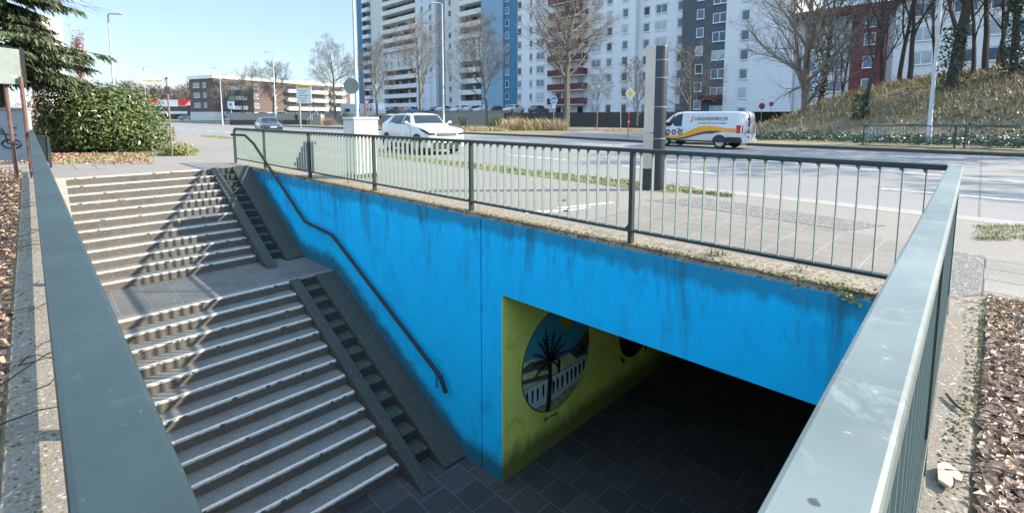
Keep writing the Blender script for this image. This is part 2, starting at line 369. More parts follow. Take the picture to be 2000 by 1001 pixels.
# ---- floor
M['tile']=pave_mat("dark_wet_floor_slabs",c3(.025,.031,.034),c3(.042,.049,.052),c3(.10,.11,.11),.43,.44,.5,.006)
sheet("underpass_floor",M['tile'],[(-6.2,-.2),(.2,-.2),(.2,TY),(-6.2,TY)],ZF)
# side and end walls of the well
sw=thing("stairwell_side_wall","raw concrete wall carrying the left railing along the stairs","wall",(-8,-.03,0))
b=MB(); b.box(-7.5,7.95,-.145,.15,-4.2,.015); b.build("wall_body",M['concrete'],sw,bevel=.012)
ew=thing("stairwell_end_wall","raw concrete wall under the right railing beside dry leaves","wall",(-.1,2.4,0))
b=MB(); b.hexa([(-.20,-2.6,-4.2),(.15,-2.6,-4.2),(.10,2.53,-4.2),(-.20,2.53,-4.2)],[(-.20,-2.6,.012),(.15,-2.6,.012),(.10,2.53,.012),(-.20,2.53,.012)]); b.build("wall_body",M['concrete'],ew,bevel=.012)
# ---- stairs
def step_mat(name,a,b_,edge):
    t=NT(name); c=t.mix(t.noise(1.4,5,.65),a,b_); c=t.mix(.7,c,t.ramp(t.noise(42,4,.75),[(.3,(.7,.7,.7)),(.7,(1.15,1.15,1.15))]),'MULTIPLY')
    v=t.n("ShaderNodeSeparateColor",{0:t.n("ShaderNodeTexVoronoi",{'Vector':t.pos(),'Scale':85.}).outputs['Color']}).outputs[0]
    c=t.mix(t.ramp(v,[(.93,(0,0,0)),(.96,(1,1,1))]),c,edge); c=t.mix(t.math('MULTIPLY',t.ramp(t.noise(2.6,6,.7,dist=.7),[(.5,(0,0,0)),(.72,(1,1,1))]),.5),c,sc3(a,.5)); t.bump(t.noise(45,4,.7),.3,.006); return t.set(c,.85)
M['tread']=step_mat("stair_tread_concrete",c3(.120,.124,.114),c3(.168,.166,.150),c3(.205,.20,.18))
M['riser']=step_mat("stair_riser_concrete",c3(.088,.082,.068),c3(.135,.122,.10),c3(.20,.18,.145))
def nos_mat():
    t=NT("worn_nosing_paint"); f=t.noise(30,5,.75,(2,.5,1)); c=t.mix(t.ramp(f,[(.52,(0,0,0)),(.68,(1,1,1))]),c3(.54,.53,.49),c3(.20,.20,.18)); t.bump(f,.3,.004); return t.set(c,.7)
M['nosing']=nos_mat()
stair=thing("staircase","wide concrete staircase in two flights with worn white step edges going down into the underpass","stairs",(-10.9,2.2,-2))
def ST(x,y,z): return Vector((x+10.9,y-2.2,z+2))
XU=[-14.98+.2876*i for i in range(12)]; XL=[-9.916+.32175*i for i in range(13)]
def zs(i): return -RIS*i
NX=[(x,zs(i)) for i,x in enumerate(XU)]+[(x,zs(12+i)) for i,x in enumerate(XL)]
def ycl(x): return 3.64+.0228*(x+6.24)-.02      # left foot of the kerb ramp
def ych(x): return 4.15+.0228*(x+6.0)           # right end of the narrow steps
def flight(pts,xend,name):
    b=MB(); Y0=.15
    for k,(x,z) in enumerate(pts):
        xn=pts[k+1][0] if k+1<len(pts) else xend
        ye=yw(x)+.1; b.k=0
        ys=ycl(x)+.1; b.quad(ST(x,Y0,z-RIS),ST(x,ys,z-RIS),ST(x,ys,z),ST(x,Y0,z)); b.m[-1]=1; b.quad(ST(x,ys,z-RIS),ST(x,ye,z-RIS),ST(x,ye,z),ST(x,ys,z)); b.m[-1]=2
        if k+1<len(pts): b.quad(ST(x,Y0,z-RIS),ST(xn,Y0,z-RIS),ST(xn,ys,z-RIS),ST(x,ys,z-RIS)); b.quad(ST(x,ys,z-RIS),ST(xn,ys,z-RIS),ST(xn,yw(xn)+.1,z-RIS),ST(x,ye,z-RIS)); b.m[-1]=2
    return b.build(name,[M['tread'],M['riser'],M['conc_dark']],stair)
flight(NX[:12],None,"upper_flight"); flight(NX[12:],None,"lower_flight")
M['landing']=pave_mat("landing_slabs",c3(.105,.11,.105),c3(.14,.14,.13),c3(.20,.195,.18),.5,.44,.5,.006)
MB().quad(ST(XU[-1],.15,zs(12)),ST(XL[0]-.22,.15,zs(12)),ST(XL[0]-.22,yw(-10)+.1,zs(12)),ST(XU[-1],yw(-11.8)+.1,zs(12))).build("landing",M['landing'],stair)
MB().quad(ST(XL[0]-.22,.15,zs(12)),ST(XL[0],.15,zs(12)),ST(XL[0],yw(-10)+.1,zs(12)),ST(XL[0]-.22,yw(-10)+.1,zs(12))).build("landing_edge",M['tread'],stair)
rn=random.Random(5)
for i,(x,z) in enumerate(NX):
    b=MB(); y1=ycl(x)-.02; n=70; wd=.048; A=[];B=[];Cc=[];D=[]
    for k in range(n+1):
        y=.52+(y1-.52)*k/n; ch=rn.uniform(.008,.024) if rn.random()<.05 else rn.uniform(0,.005)
        A.append(ST(x-wd-rn.uniform(0,.008),y,z+.004)); B.append(ST(x+.006-ch,y,z+.004)); Cc.append(ST(x+.006-ch,y,z-.022-rn.uniform(0,.008)))
    m=n+1; b.add(A+B+Cc,[(k,m+k,m+k+1,k+1) for k in range(n)]+[(m+k,2*m+k,2*m+k+1,m+k+1) for k in range(n)])
    b.build("nosing_strip",M['nosing'],stair)
def slope(name,yl,yr,segs,h,mat,par=stair,side=True):
    for (x0,z0,x1,z1) in segs:
        b=MB(); d=.45
        b.hexa([ST(x0,yl(x0),z0-d),ST(x1,yl(x1),z1-d*.4),ST(x1,yr(x1),z1-d*.4),ST(x0,yr(x0),z0-d)],[ST(x0,yl(x0),z0+h),ST(x1,yl(x1),z1+h),ST(x1,yr(x1),z1+h),ST(x0,yr(x0),z0+h)])
        b.build(name,mat,par,bevel=.01)
upper=(XU[0]-.05,0,XU[-1]+.75,zs(12)-.03); lower=(XL[0]-.03,zs(12)+.0,XL[-1]+.62,zs(25)-.02)
slope("kerb_ramp",lambda x:ycl(x),lambda x:ycl(x)+.2,[upper,lower],.03,M['conc_dark'])
slope("wall_slope",lambda x:ych(x),lambda x:yw(x)+.02,[(XU[0]-.05,0,XU[-1]+.35,zs(12)),(XL[0]-.02,zs(12),XL[-1]+.42,zs(25))],.03,M['conc_dark'])
M['cheek']=rough_ground("pale_cheek_concrete",c3(.27,.24,.195),c3(.35,.31,.255),60,1.2,None,.4)
slope("side_slope",lambda x:.14,lambda x:.52,[(XU[0]-.02,0,XU[-1]+.3,zs(12)+.02),(XL[0]-.02,zs(12),XL[-1]+.3,zs(25)+.02)],.03,M['cheek'])

# ---- railings
def bar_between(b,p,q,hw,h0,h1):     # box along p->q, half width hw, from h0 to h1 above the line
    p=Vector(p);q=Vector(q);d=(q-p).normalized();n=Vector((-d.y,d.x,0))*hw; z0=Vector((0,0,h0));z1=Vector((0,0,h1))
    b.hexa([p-n+z0,q-n+z0,q+n+z0,p+n+z0],[p-n+z1,q-n+z1,q+n+z1,p+n+z1])
def railing(label,org,p,q,posts,first,count,hw,group="green railings round the stairwell",top="rail"):
    org=Vector(org); t=thing("railing",label,"railing",org,0,group); p=Vector(p)-org; q=Vector(q)-org; p.z=q.z=0; L=(q-p).length; d=(q-p).normalized(); n=Vector((-d.y,d.x,0))
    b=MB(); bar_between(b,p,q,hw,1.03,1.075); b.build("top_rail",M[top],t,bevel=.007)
    b=MB(); bar_between(b,p,q,.034,.135,.165); b.build("bottom_rail",M['rail'],t,bevel=.003)
    for s in posts:
        b=MB(); c=p+d*s; bar_between(b,c-d*.0225,c+d*.0225,.034,-.02,.134); bar_between(b,c-d*.0225,c+d*.0225,.030,.166,1.029)
        b.prism([c+d*.0225+Vector((0,0,.166)),c+d*.075+Vector((0,0,.166)),c+d*.0225+Vector((0,0,.235))],n*.008)
        b.build("post",M['rail'],t)
    b=MB(); bar_between(b,Vector((0,0,0))-d*.004,d*.004,.024,.1655,1.0295)
    b.add([d*.004+Vector((0,0,1.029))-n*.01,d*.026+Vector((0,0,1.029))-n*.01,d*.004+Vector((0,0,.995))-n*.01,d*.004+Vector((0,0,1.029))+n*.01,d*.026+Vector((0,0,1.029))+n*.01,d*.004+Vector((0,0,.995))+n*.01],((0,2,1),(3,4,5),(0,1,4,3),(1,2,5,4)))
    base=b.build("baluster",M['rail_pale'],t); base.location=p+d*first; ss=[]
    k=1
    ps=[first+.14*i for i in range(count)]; ps=[s for s in ps[1:] if all(abs(s-x)>.04 for x in posts)]
    for s in ps[:99]: clone(base,t,p+d*s)
    if ps[99:]:
        b=MB()
        for s in ps[99:]: bar_between(b,p+d*s-d*.004,p+d*s+d*.004,.024,.1655,1.0295)
        stuff(b.build("far_balusters",M['rail_pale'],t))
    return t
def ym(x): return yw(x)+.083
mid=railing("long green railing on top of the blue wall",(-.2,ym(-.2),0),(-.245,ym(-.245),0),(-16.25,ym(-16.25),0),[2.6,5.31,8.09,10.92,13.71],.115,114,.0415)
b=MB(); e=Vector((-16.05,ym(-16.25)-ym(-.2),0))
b.tube([e+Vector((0,0,1.05)),e+Vector((-.08,0,1.04)),e+Vector((-.13,0,.99)),e+Vector((-.15,0,.90))],.033,8); bar_between(b,e+Vector((-.18,0,0)),e+Vector((-.12,0,0)),.034,-.02,.95)
b.build("end_post",M['rail'],mid)
lefty=.044
lft=railing("green railing at the left edge with its worn top rail running away beside the stairs",(-.1,lefty,0),(-.0365,lefty,0),(-17.35,lefty,0),[.45,2.78,5.5,8.31,11.0,14.2,17.1],.2,121,.0435)
def xr(y): return -.0774-.0253*y
rgt=railing("short green railing at the right edge with its pale sunlit top rail",(xr(.1),.1,0),(xr(.09),.09,0),(xr(4.735),4.735,0),[.12,2.35,4.5],.25,31,.0413,top='rail_sunlit')
# handrail on the blue wall
hand=thing("handrail","dark tubular handrail fixed along the blue wall with bent ends","handrail",(-10,4.4,-1))
pts=[]
for px,py in ((452,263),(478,264),(495,280),(595,432),(648,458),(860,735),(871,767)):
    y=4.3
    for _ in range(6): q=onY(px,py,y); y=yw(q.x)-.095
    pts.append(q)
def rounded(pts,r=.09):
    o=[pts[0]]
    for a,b_,c in zip(pts,pts[1:],pts[2:]):
        o+=[b_+(a-b_).normalized()*min(r,(a-b_).length*.4),b_*.5+(b_+(a-b_).normalized()*r*.5)*.25+(b_+(c-b_).normalized()*r*.5)*.25,b_+(c-b_).normalized()*min(r,(c-b_).length*.4)]
    return o+[pts[-1]]
ho=Vector((-10,4.4,-1)); MB().tube([p-ho for p in rounded(pts)],.034,10).build("grip_tube",M['rail_dark'],hand,True)
for k,f in ((2,.35),(2,.75),(3,.5),(4,.15),(4,.5),(4,.86)):
    p=pts[k].lerp(pts[k+1],f)-ho; yy=yw(p.x-10)-4.4
    MB().tube([p-Vector((0,0,.02)),p+Vector((0,.04,-.07)),Vector((p.x,yy+.01,p.z-.08))],.009,6).build("bracket",M['rail_dark'],hand)
p=pts[5]-ho; MB().tube([p+Vector((-.12,0,-.01)),p+Vector((-.12,-.005,-.2)),p+Vector((-.10,-.005,-.23)),p+Vector((-.07,-.005,-.2)),p+Vector((-.07,0,-.03))],.008,6).build("hook",M['rail_dark'],hand)
# short matching handrail end at the head of the left railing
lh=thing("handrail","short green handrail post with a flat panel at the head of the left railing","handrail",(-18.1,.0,0))
o=Vector((-17,.3,0)); a=G(75,267,.86); c=G(96,267,.86)
b=MB(); bar_between(b,Vector((-.35,-.05,0)),Vector((-.35,.36,0)),.02,.86,.90); b.build("top_bar",M['rail'],lh)
b=MB(); bar_between(b,Vector((-.35,.34,0)),Vector((-.35,.40,0)),.03,0,.859); b.build("post",M['rail'],lh)
b=MB(); b.prism([(-.36,-.03,.859),(-.36,.335,.859),(-.36,.335,.12)],(.012,0,0)); b.build("panel",M['rail_dark'],lh)
# ================================================================= BUILDINGS (all fronts stand on the line y = 70)
def bx(px,y=70): return onY(px,220,y).x
M['glass']=plain("window_glass",(.07,.125,.19),.06,0,.5,.35,**{'Specular IOR Level':.8})
M['glass_d']=plain("dark_window_glass",(.03,.04,.05),.08,0,.5,.35)
M['curtain']=plain("window_with_net_curtain",(.38,.43,.48),.25,0,.35,.5)
M['frame']=plain("white_window_frame",(.72,.74,.75),.5,0,.05,2)
M['frame_d']=plain("window_reveal",(.14,.17,.20),.7,0,.1,2)
def wallmat(name,col,var=.08):
    t=NT(name); c=t.mix(t.noise(.35,5,.6),sc3(col,1-var),sc3(col,1+var)); c=t.mix(t.math('MULTIPLY',t.ramp(t.noise(1.2,5,.7,(2,2,.12)),[(.5,(0,0,0)),(.75,(1,1,1))]),.25),c,sc3(col,.68))
    z=t.n("ShaderNodeSeparateXYZ",{0:t.pos()}).outputs[2]
    j=t.math('LESS_THAN',t.math('FRACT',t.math('DIVIDE',t.math('ADD',z,-.6),2.55)),.018)
    return t.set(t.mix(t.math('MULTIPLY',j,.35),c,sc3(col,.5)),.8)
M['b_white']=wallmat("white_facade_render",(.66,.68,.70)); M['b_grey']=wallmat("dark_grey_facade_render",(.085,.095,.11))
M['b_beige']=wallmat("pale_facade_panels",(.54,.555,.54)); M['b_blue']=wallmat("blue_facade_panels",(.055,.18,.29)); M['b_lblue']=wallmat("light_blue_facade_panels",(.21,.35,.46)); M['b_pale']=wallmat("bluish_white_facade_panels",(.55,.60,.64))
M['b_red']=wallmat("dark_red_facade_panels",(.16,.035,.04)); M['b_dk']=plain("loggia_interior",(.10,.105,.10),.9,0,.3,.6); M['b_strip']=wallmat("blue_grey_facade_strip",(.22,.26,.30))
M['balc']=wallmat("pale_balcony_parapet",(.62,.63,.61)); M['balc_red']=plain("dark_red_balcony_parapet",(.10,.027,.032),.7,0,.3,1.2)
# window prototype: frame with pane as sub-part, origin at the middle of the sill line, facing -y
def window_proto(w,h,mull=0,pane='glass',sill=True):
    b=MB(); t_=.07
    for x0,x1,z0,z1 in ((-w/2,w/2,0,t_),(-w/2,w/2,h-t_,h),(-w/2,-w/2+t_,t_,h-t_),(w/2-t_,w/2,t_,h-t_)): b.box(x0,x1,-.03,.06,z0,z1)
    for k in range(mull): x=-w/2+w*(k+1)/(mull+1); b.box(x-.04,x+.04,-.028,.06,t_,h-t_)
    if sill: b.box(-w/2-.06,w/2+.06,-.10,.05,-.06,-.002)
    b.k=1
    b.box(-w/2-.07,-w/2-.003,-.035,.03,-.002,h+.03); b.box(-w/2-.003,w/2+.07,-.035,.03,h+.002,h+.06)
    f=b.build("window",[M['frame'],M['frame_d']])
    p=MB().box(-w/2+t_,w/2-t_,.0,.03,t_,h-t_).build("pane",M[pane],f)
    return f
PROTO=[]
def wproto(*a):
    f=window_proto(*a); PROTO.append(f); return f
W1=[wproto(1.05,1.35,0,p) for p in('glass','curtain','glass','glass_d')]; W2=[wproto(1.9,1.35,1,p) for p in('glass','curtain')]; W3=[wproto(.62,1.3,0,p) for p in('glass_d','glass')]
WR=random.Random(8)
def put(par,protos,x,z,y=0):
    o=Vector(par.location); return clone(WR.choice(protos),par,(x-o.x,70+y-.035-o.y,z-o.z))
def block(name,label,x0,x1,dy,zt,mat,dep=12,group=None):
    o=((x0+x1)/2,70+dy,0); t=thing(name,label,"building",o,0,group)
    h=(x1-x0)/2; MB().box(-h,h,0,dep,0,zt).build("wall",M[mat],t)
    MB().box(-h-.05,h+.05,-.08,dep+.05,zt+.002,zt+.35).build("roof_edge",M['b_dk'],t); return t
def pbox(par,name,mat,x0,x1,y0,y1,z0,z1,y=70):
    o=par.location; return MB().box(x0-o.x,x1-o.x,y0+70-o.y,y1+70-o.y,z0-o.z,z1-o.z).build(name,M[mat],par)
# --- tall tower on the left
tw=thing("apartment_tower","tall pale apartment tower with long rows of balconies and blue end panels","building",(-101,70,0))
X=bx; ZT=37
segs=[(705,716.5,-.4,'b_blue'),(717,729,0.5,'b_blue'),(729,752,0,'b_beige'),(752,818,1.6,'b_dk'),(818,856,-.5,'b_pale'),(856,871,.3,'b_strip'),(871,900,0,'b_beige'),(900,943,1.6,'b_dk'),(943,984,-.3,'b_lblue'),(984,1009.5,0.1,'b_blue')]
for a,c,dy,m in segs: pbox(tw,"wall",m,X(a)+.004,X(c)-.004,dy,14,0,ZT)
pbox(tw,"roof_edge",'b_dk',X(705),X(1009.5),-.5,14,ZT+.002,ZT+.5)
for k in range(14):
    z=1.3+2.43*k
    if k in (5,6):
        for px in (757,768,781,793,806): put(tw,W3,X(px),z+1.0,-.02)
        pbox(tw,"wall",'b_beige',X(752)+.01,X(818)-.01,.03,1.5,z,z+2.43)
        for px in (910,927): put(tw,W3,X(px),z+1.0,-.02)
        pbox(tw,"wall",'b_beige',X(900)+.01,X(943)-.01,.03,1.5,z,z+2.43)
    else:
        pbox(tw,"balcony",'balc',X(752)+.02,X(818)-.02,-.55,1.58,z,z+1.05); pbox(tw,"balcony",'balc',X(900)+.02,X(943)-.02,-.55,1.58,z,z+1.05)
        for px in (760,772,789,803,914,931):
            o=tw.location; MB().box(X(px)-o.x,X(px)-o.x+1.0,1.50,1.597,z+.3,z+2.1).build("balcony_door",M[WR.choice(['glass_d','curtain','glass'])],tw)
    pbox(tw,"balcony",'balc',X(717)+.1,X(729)-.02,-.9,.48,z,z+1.0)
    for px in (831,847): put(tw,W1[:2],X(px),z+.75,-.5)
    put(tw,W1,X(881),z+.75,0); put(tw,W1[2:],X(990),z+1.1,.1)
# --- white block with dark red balconies
wb=block("apartment_block","white apartment block with dark red balconies beside the blue panels",X(1010.5),X(1236.8),0.02,29,'b_white')
rb=[(1015,W1[2:]+W1[:1]),(1037,W3),(1055,W2),(1163,W2),(1188,W1),(1218,W1)]
for k in range(9):
    z=2.05+2.55*k
    for px,pr in rb:
        if px<1060 and k==0: continue
        put(wb,pr,X(px),z+(-.15 if px<1060 else 0))
    pbox(wb,"balcony",'balc_red',X(1077),X(1146),-1.3,-.004,z-1.05,z+.05); pbox(wb,"balcony_slab",'b_beige',X(1077)-.05,X(1146)+.05,-1.35,-.003,z-1.2,z-1.054)
    for px in (1086,1100,1128): pbox(wb,"balcony_door",WR.choice(['glass_d','glass','curtain']),X(px),X(px)+1.1,-.05,-.006,z-.9,z+1.1)
# --- white block set back, grey block, gable
wc=block("apartment_block","white apartment block section between the red balconies and the dark grey block",X(1237),X(1327.8),.9,29,'b_white')
for k in range(9):
    z=2.0+2.55*k
    for px,pr in ((1253,W1),(1281,W2),(1319,W1)): put(wc,pr,X(px),z,.9)
gb=block("apartment_block","dark grey apartment block column next to the white gable",X(1328),X(1412.5),-.3,28,'b_grey')
for k in range(9):
    z=1.9+2.58*k
    put(gb,W1,X(1363),z+.5,-.3); put(gb,W2,X(1400),z-.35,-.3)
pbox(gb,"awning",'balc_red',X(1370),X(1412),-1.4,-.304,3.7,4.4)
ga=block("apartment_block","white windowed gable wall right of the dark grey block",X(1412.7),X(1545),-.5,27,'b_white')
for k in range(9): put(ga,W1,X(1451),1.25+2.6*k,-.5)
rw=block("apartment_block","white low block with dark red stair tower half hidden by the wooded hill",X(1546),X(1735),.3,13.4,'b_white',14)
pbox(rw,"stair_tower",'b_red',X(1655),X(1722),-.6,.296,0,13.38); pbox(rw,"fascia",'b_red',X(1546)-.1,X(1735)+.1,-.7,.29,13.42,14.3)
for z in (4.4,7.0,9.6,11.6): put(rw,W1,X(1690),z,-.6); put(rw,W2,X(1625),z,.3); put(rw,W1,X(1575),z,.3)
rx=block("apartment_block","white block under a dark red roof edge at the far right behind the hill trees",X(1735.5),X(2300),-.2,14.6,'b_white',14)
pbox(rx,"fascia",'b_red',X(1735.5)-.1,X(2300),-.9,-.204,14.2,16.2)
for z in (4.5,7.05,9.6,12.2):
    for px in (1790,1868,1940,1990,2080): put(rx,W2,X(px),z,-.2)
# --- brown four storey block far left
ANG=math.atan2(30,-9.6); o0=Vector((-160.5,38.7,0)); br=thing("apartment_block","brown brick four storey block with white balconies and a white roof edge","building",o0,ANG-math.pi/2)
M['brick']=wallmat("brown_brick_facade",(.115,.082,.070)); M['wfas']=plain("white_roof_fascia",(.72,.72,.70),.6,0,.05,1)
MB().box(-12,0,0,52,.2,12.2).build("wall",M['brick'],br); MB().box(-12.3,.35,-.35,52.3,12.204,13.2).build("roof_edge",M['wfas'],br)
MB().box(-12.1,.12,-.12,52.1,.1,2.6).build("ground_floor",M['b_beige'],br)
for y in (8,22,38): MB().box(-6,-4.4,y,y+1.4,13.204,14.2).build("chimney",M['wfas'],br)
wy=wproto(1.5,1.4,1,'glass'); 
for z in (3.3,6.2,9.1):
    for x in (-9.2,-7.6,-4.4): 
        c=clone(wy,br,(x,-.035,z+.6))
    for y in (13.2,19.5,41,49.5):
        c=clone(wy,br,(.035,y,z+.6),math.pi/2)
    for y0,y1 in ((4.2,9.2),(23.6,28),(28.6,33.2),(34,40.0),(42.5,48)):
        MB().box(.004,1.5,y0,y1,z,z+1.15).build("balcony",M['wfas'],br); MB().box(.003,.05,y0+.1,y1-.1,z+1.16,z+2.5).build("balcony_window",M['glass_d'],br)
# --- shops
sh=thing("shop_building","long low white shop building with a red sign far down the road","building",pxd(340,205),YAW-math.pi/2+R_(90)*0)
sh.rotation_euler=(0,0,R_(45))
M['red']=plain("red_sign_board",(.62,.05,.05),.5,0,.1,1)
MB().box(-14,14,0,12,0,8.2).build("wall",M['wfas'],sh); MB().box(-11,13.5,-.04,-.005,3.4,5.4).build("window_band",M['glass_d'],sh); MB().box(3,12.5,-.3,-.044,5.6,8.4).build("sign_board",M['red'],sh); MB().box(-13,14,-3,-.044,2.3,3.3).build("canopy",M['wfas'],sh); MB().box(-10,13.5,-.06,-.045,.1,2.2).build("shop_front",M['glass_d'],sh); MB().box(-13.5,-6,-.25,-.044,6.4,8.6).build("sign_board",M['red'],sh)
s2=thing("shop_building","low dark shed with a pinkish roof beside the brown brick block","building",pxd(392,190),R_(45))
M['pink']=plain("faded_red_roof",(.42,.18,.17),.7,0,.2,1)
MB().box(-4.5,4.5,0,8,0,5.5).build("wall",M['glass_d'],s2); MB().prism([(-5,-.5,5.504),(5,-.5,5.504),(5,3.8,8.0),(-5,3.8,8.0)],(0,4,.2)).build("roof",M['pink'],s2)
# --- flat tower glimpsed behind the conifer
gt=thing("apartment_tower","narrow white tower seen through the conifer branches at far left","building",pxd(88,120),R_(45))
MB().box(-.9,1.5,0,6,0,26).build("wall",M['b_white'],gt)
for k in range(8): MB().box(-.4,1.0,-.06,-.004,2+3*k,3.4+3*k).build("window_pane",M['glass_d'],gt)
for f in PROTO:
    for c in list(f.children): bpy.data.objects.remove(c)
    bpy.data.objects.remove(f)
# ---- parking terrace with its wall
M['wall_g']=rough_ground("grey_retaining_concrete",c3(.24,.225,.20),c3(.34,.315,.28),8,.35,None,.3)
pw=thing("parking_wall","long grey concrete wall holding up the car park in front of the towers","wall",(-75,55,0))
MB().box(-60,19,0,.35,-.1,2.25).build("wall_body",M['wall_g'],pw)
MB().box(-60.1,19.1,-.06,.40,2.254,2.36).build("coping",M['kerb'],pw)
dw=thing("parking_wall","dark ivy topped concrete wall below the white blocks","wall",(-44,53.5,0))
MB().box(-11.5,22,0,.4,-.1,1.95).build("wall_body",M['kerb_d'],dw)  # darker than the wall beside it, shade and ivy put into the colour
sheet("car_park",M['path_d'],[(-140,55.3),(-10,55.3),(-10,70),(-140,70)],1.9)
# ================================================================= TREES AND PLANTS
def barkmat(name,a,b):
    t=NT(name); c=t.mix(t.noise(5,5,.7,(1,1,.3)),a,b); t.bump(t.noise(14,4,.7,(1,1,.25)),.5,.02); return t.set(c,.9)
M['bark']=barkmat("bare_bark",c3(.10,.085,.068),c3(.20,.175,.14)); M['bark_d']=barkmat("dark_bark",c3(.035,.030,.026),c3(.075,.065,.055)); M['twig']=plain("twigs",(.17,.15,.125),.9,0,.3,.5)
def rvec(r): return Vector((r.uniform(-1,1),r.uniform(-1,1),r.uniform(-1,1)))
def grow(mb,r,p,d,L,rad,lev,P):
    n=P['seg'][lev]; path=[p.copy()]; rs=[rad]; dirs=[]
    for i in range(n):
        d=(d+rvec(r)*P['wob'][lev]+Vector((0,0,P['up'][lev]))).normalized(); p=p+d*(L/n); path.append(p.copy()); rs.append(max(rad*(1-.75*(i+1)/n),P['rmin'])); dirs.append(d.copy())
    mb[0 if lev==0 else 1].tube(path,rs,6 if lev==0 else (4 if lev==1 else 3),False)
    if lev>=P['max']: return
    nc=P['n'][lev]; a0=r.uniform(0,6.28)
    for k in range(nc):
        f=P['from'][lev]+(1-P['from'][lev])*(k+r.random()*.8)/nc; f=min(f,.99); i=min(int(f*n),n-1); q=path[i].lerp(path[i+1],f*n-i); dd=dirs[i]
        a0+=2.4+r.uniform(-.4,.4); o=dd.orthogonal().normalized(); o2=dd.cross(o); side=o*math.cos(a0)+o2*math.sin(a0)
        ang=R_(r.uniform(*P['ang'][lev])); nd=(dd*math.cos(ang)+side*math.sin(ang)).normalized()
        l=L*P['len'][lev]*(1-.55*(f-P['from'][lev])/(1-P['from'][lev]+.01))*r.uniform(.7,1.15)
        grow(mb,r,q,nd,l,max(rs[i]*P['rad'][lev]*r.uniform(.8,1),P['rmin']),lev+1,P)
BASE=dict(max=4,rmin=.0085,seg=[7,5,4,3,2],wob=[.07,.14,.18,.22,.25],up=[.05,.07,.06,.05,.02],n=[15,9,8,4],**{'from':[.26,.18,.12,.1]},ang=[(38,62),(30,55),(30,55),(25,55)],len=[.62,.55,.58,.85],rad=[.55,.55,.55,.6])
def tree(name,label,loc,h,seed,group="bare street trees",rad=None,mat=('bark','twig'),**kw):
    P=dict(BASE); P.update(kw); r=random.Random(seed); mb=[MB(),MB()]
    grow(mb,r,Vector((0,0,-.1)),Vector((P.get('lean',0),0,1)).normalized(),h*.86,rad or h*.018,0,P)
    t=thing(name,label,"tree",loc,r.uniform(0,6),group)
    mb[0].build("trunk",M[mat[0]],t,True); mb[1].build("crown",M[mat[1]],t); return t
def forked(**k):
    d=dict(n=[11,9,8,4],ang=[(22,48),(28,50),(28,52),(25,55)],len=[.78,.52,.58,.85]); d.update(k); return d
T1=tree("bare_tree","bare tree with a rounded twiggy crown beside the yellow topped direction board",pxd(657,88,1.2),13.6,11)
T2=tree("bare_tree","slender bare tree left of the tower balconies behind the brown pointer sign",pxd(737,78,.6),12.0,23,**forked())
T3=tree("bare_tree","bare tree with a forked trunk in front of the pale tower behind the white car",pxd(822,68,1.0),13.0,35,rad=.24,**forked())
T4=tree("bare_tree","tall bare tree with a straight trunk before the light blue tower panels",pxd(951,62,.2),14.2,47,rad=.21,n=[18,9,8,4],ang=[(45,70),(30,55),(30,55),(25,55)],len=[.58,.55,.58,.85])
T5=tree("bare_tree","biggest bare tree with a thick trunk before the dark red balconies",pxd(1105,58,.05),20.5,52,rad=.42,n=[20,9,8,4],ang=[(42,66),(30,55),(30,55),(25,55)],len=[.52,.52,.58,.85])
T6=tree("bare_tree","small crooked bare tree growing in front of the dark wall",pxd(1163,54,.02),7.0,68,rad=.09,n=[9,6,5,4],wob=[.16,.2,.2,.22,.25],lean=-.25)
T7=tree("bare_tree","rounded bushy bare tree behind the white van",pxd(1343,49,.5),8.6,71,n=[16,8,6,5],**{'from':[.15,.15,.15,.1]},len=[.62,.5,.5,.5],rad=.13)
T7b=tree("bare_tree","rounded bare tree half hidden behind the grey steel column",pxd(1243,51,.5),7.4,83,n=[15,8,6,5],**{'from':[.15,.15,.15,.1]},len=[.6,.5,.5,.5],rad=.11)
T8=tree("bare_tree","wide spreading bare tree with a mossy trunk at the foot of the hill",pxd(1573,36,.02),15.5,97,rad=.33,n=[19,10,8,4],**{'from':[.15,.15,.12,.1]},ang=[(35,66),(28,50),(28,52),(25,55)],len=[.66,.55,.55,.7],rmin=.007)
for i,(px,d,h,s,l) in enumerate(((440,110,10.5,131,"bare tree before the left balconies of the brown block"),(478,118,11,T1,"bare tree in front of the middle of the brown block"),(497,104,13,T2,"bare tree right beside the lamp post at the brown block"),(536,104,13,T4,"bare tree with pale trunk right of the lamp post before the brown block"))):
    if isinstance(s,int): tree("bare_tree",l,pxd(px,d,.3),h,s,"bare street trees",n=[12,6,5,4])
    else: dup(s,l,pxd(px,d,.3),i*1.3,"bare street trees",h/14)
# ---- the wooded hill
def hillz(x,y):
    sm=lambda a,b,v:(lambda t:t*t*(3-2*t))(min(max((v-a)/(b-a),0),1))
    e=sm(-17,-4.5,x-.25*(y-40)); p=sm(33.2,46,y)*(1-.6*sm(52,62,y)); return e*p*(4.35+.25*math.sin(x*.5)+.2*math.sin(y*.7+x*.3))*(1-.06*sm(4,20,x))
b=MB(); NXg,NYg=60,40; gx=[-20+i*60/NXg for i in range(NXg+1)]; gy=[32.6+j*29/NYg for j in range(NYg+1)]
rn=random.Random(77)
b.add([(x,y,hillz(x,y)-.03+rn.uniform(-.03,.05)*(1 if j>0 else 0)) for j,y in enumerate(gy) for x in gx],[(j*(NXg+1)+i,j*(NXg+1)+i+1,(j+1)*(NXg+1)+i+1,(j+1)*(NXg+1)+i) for j in range(NYg) for i in range(NXg)])
M['hill']=rough_ground("hill_earth",c3(.12,.10,.06),c3(.21,.17,.10),14,.5,None,.8); struct(b.build("hill",M['hill'],smooth=True))
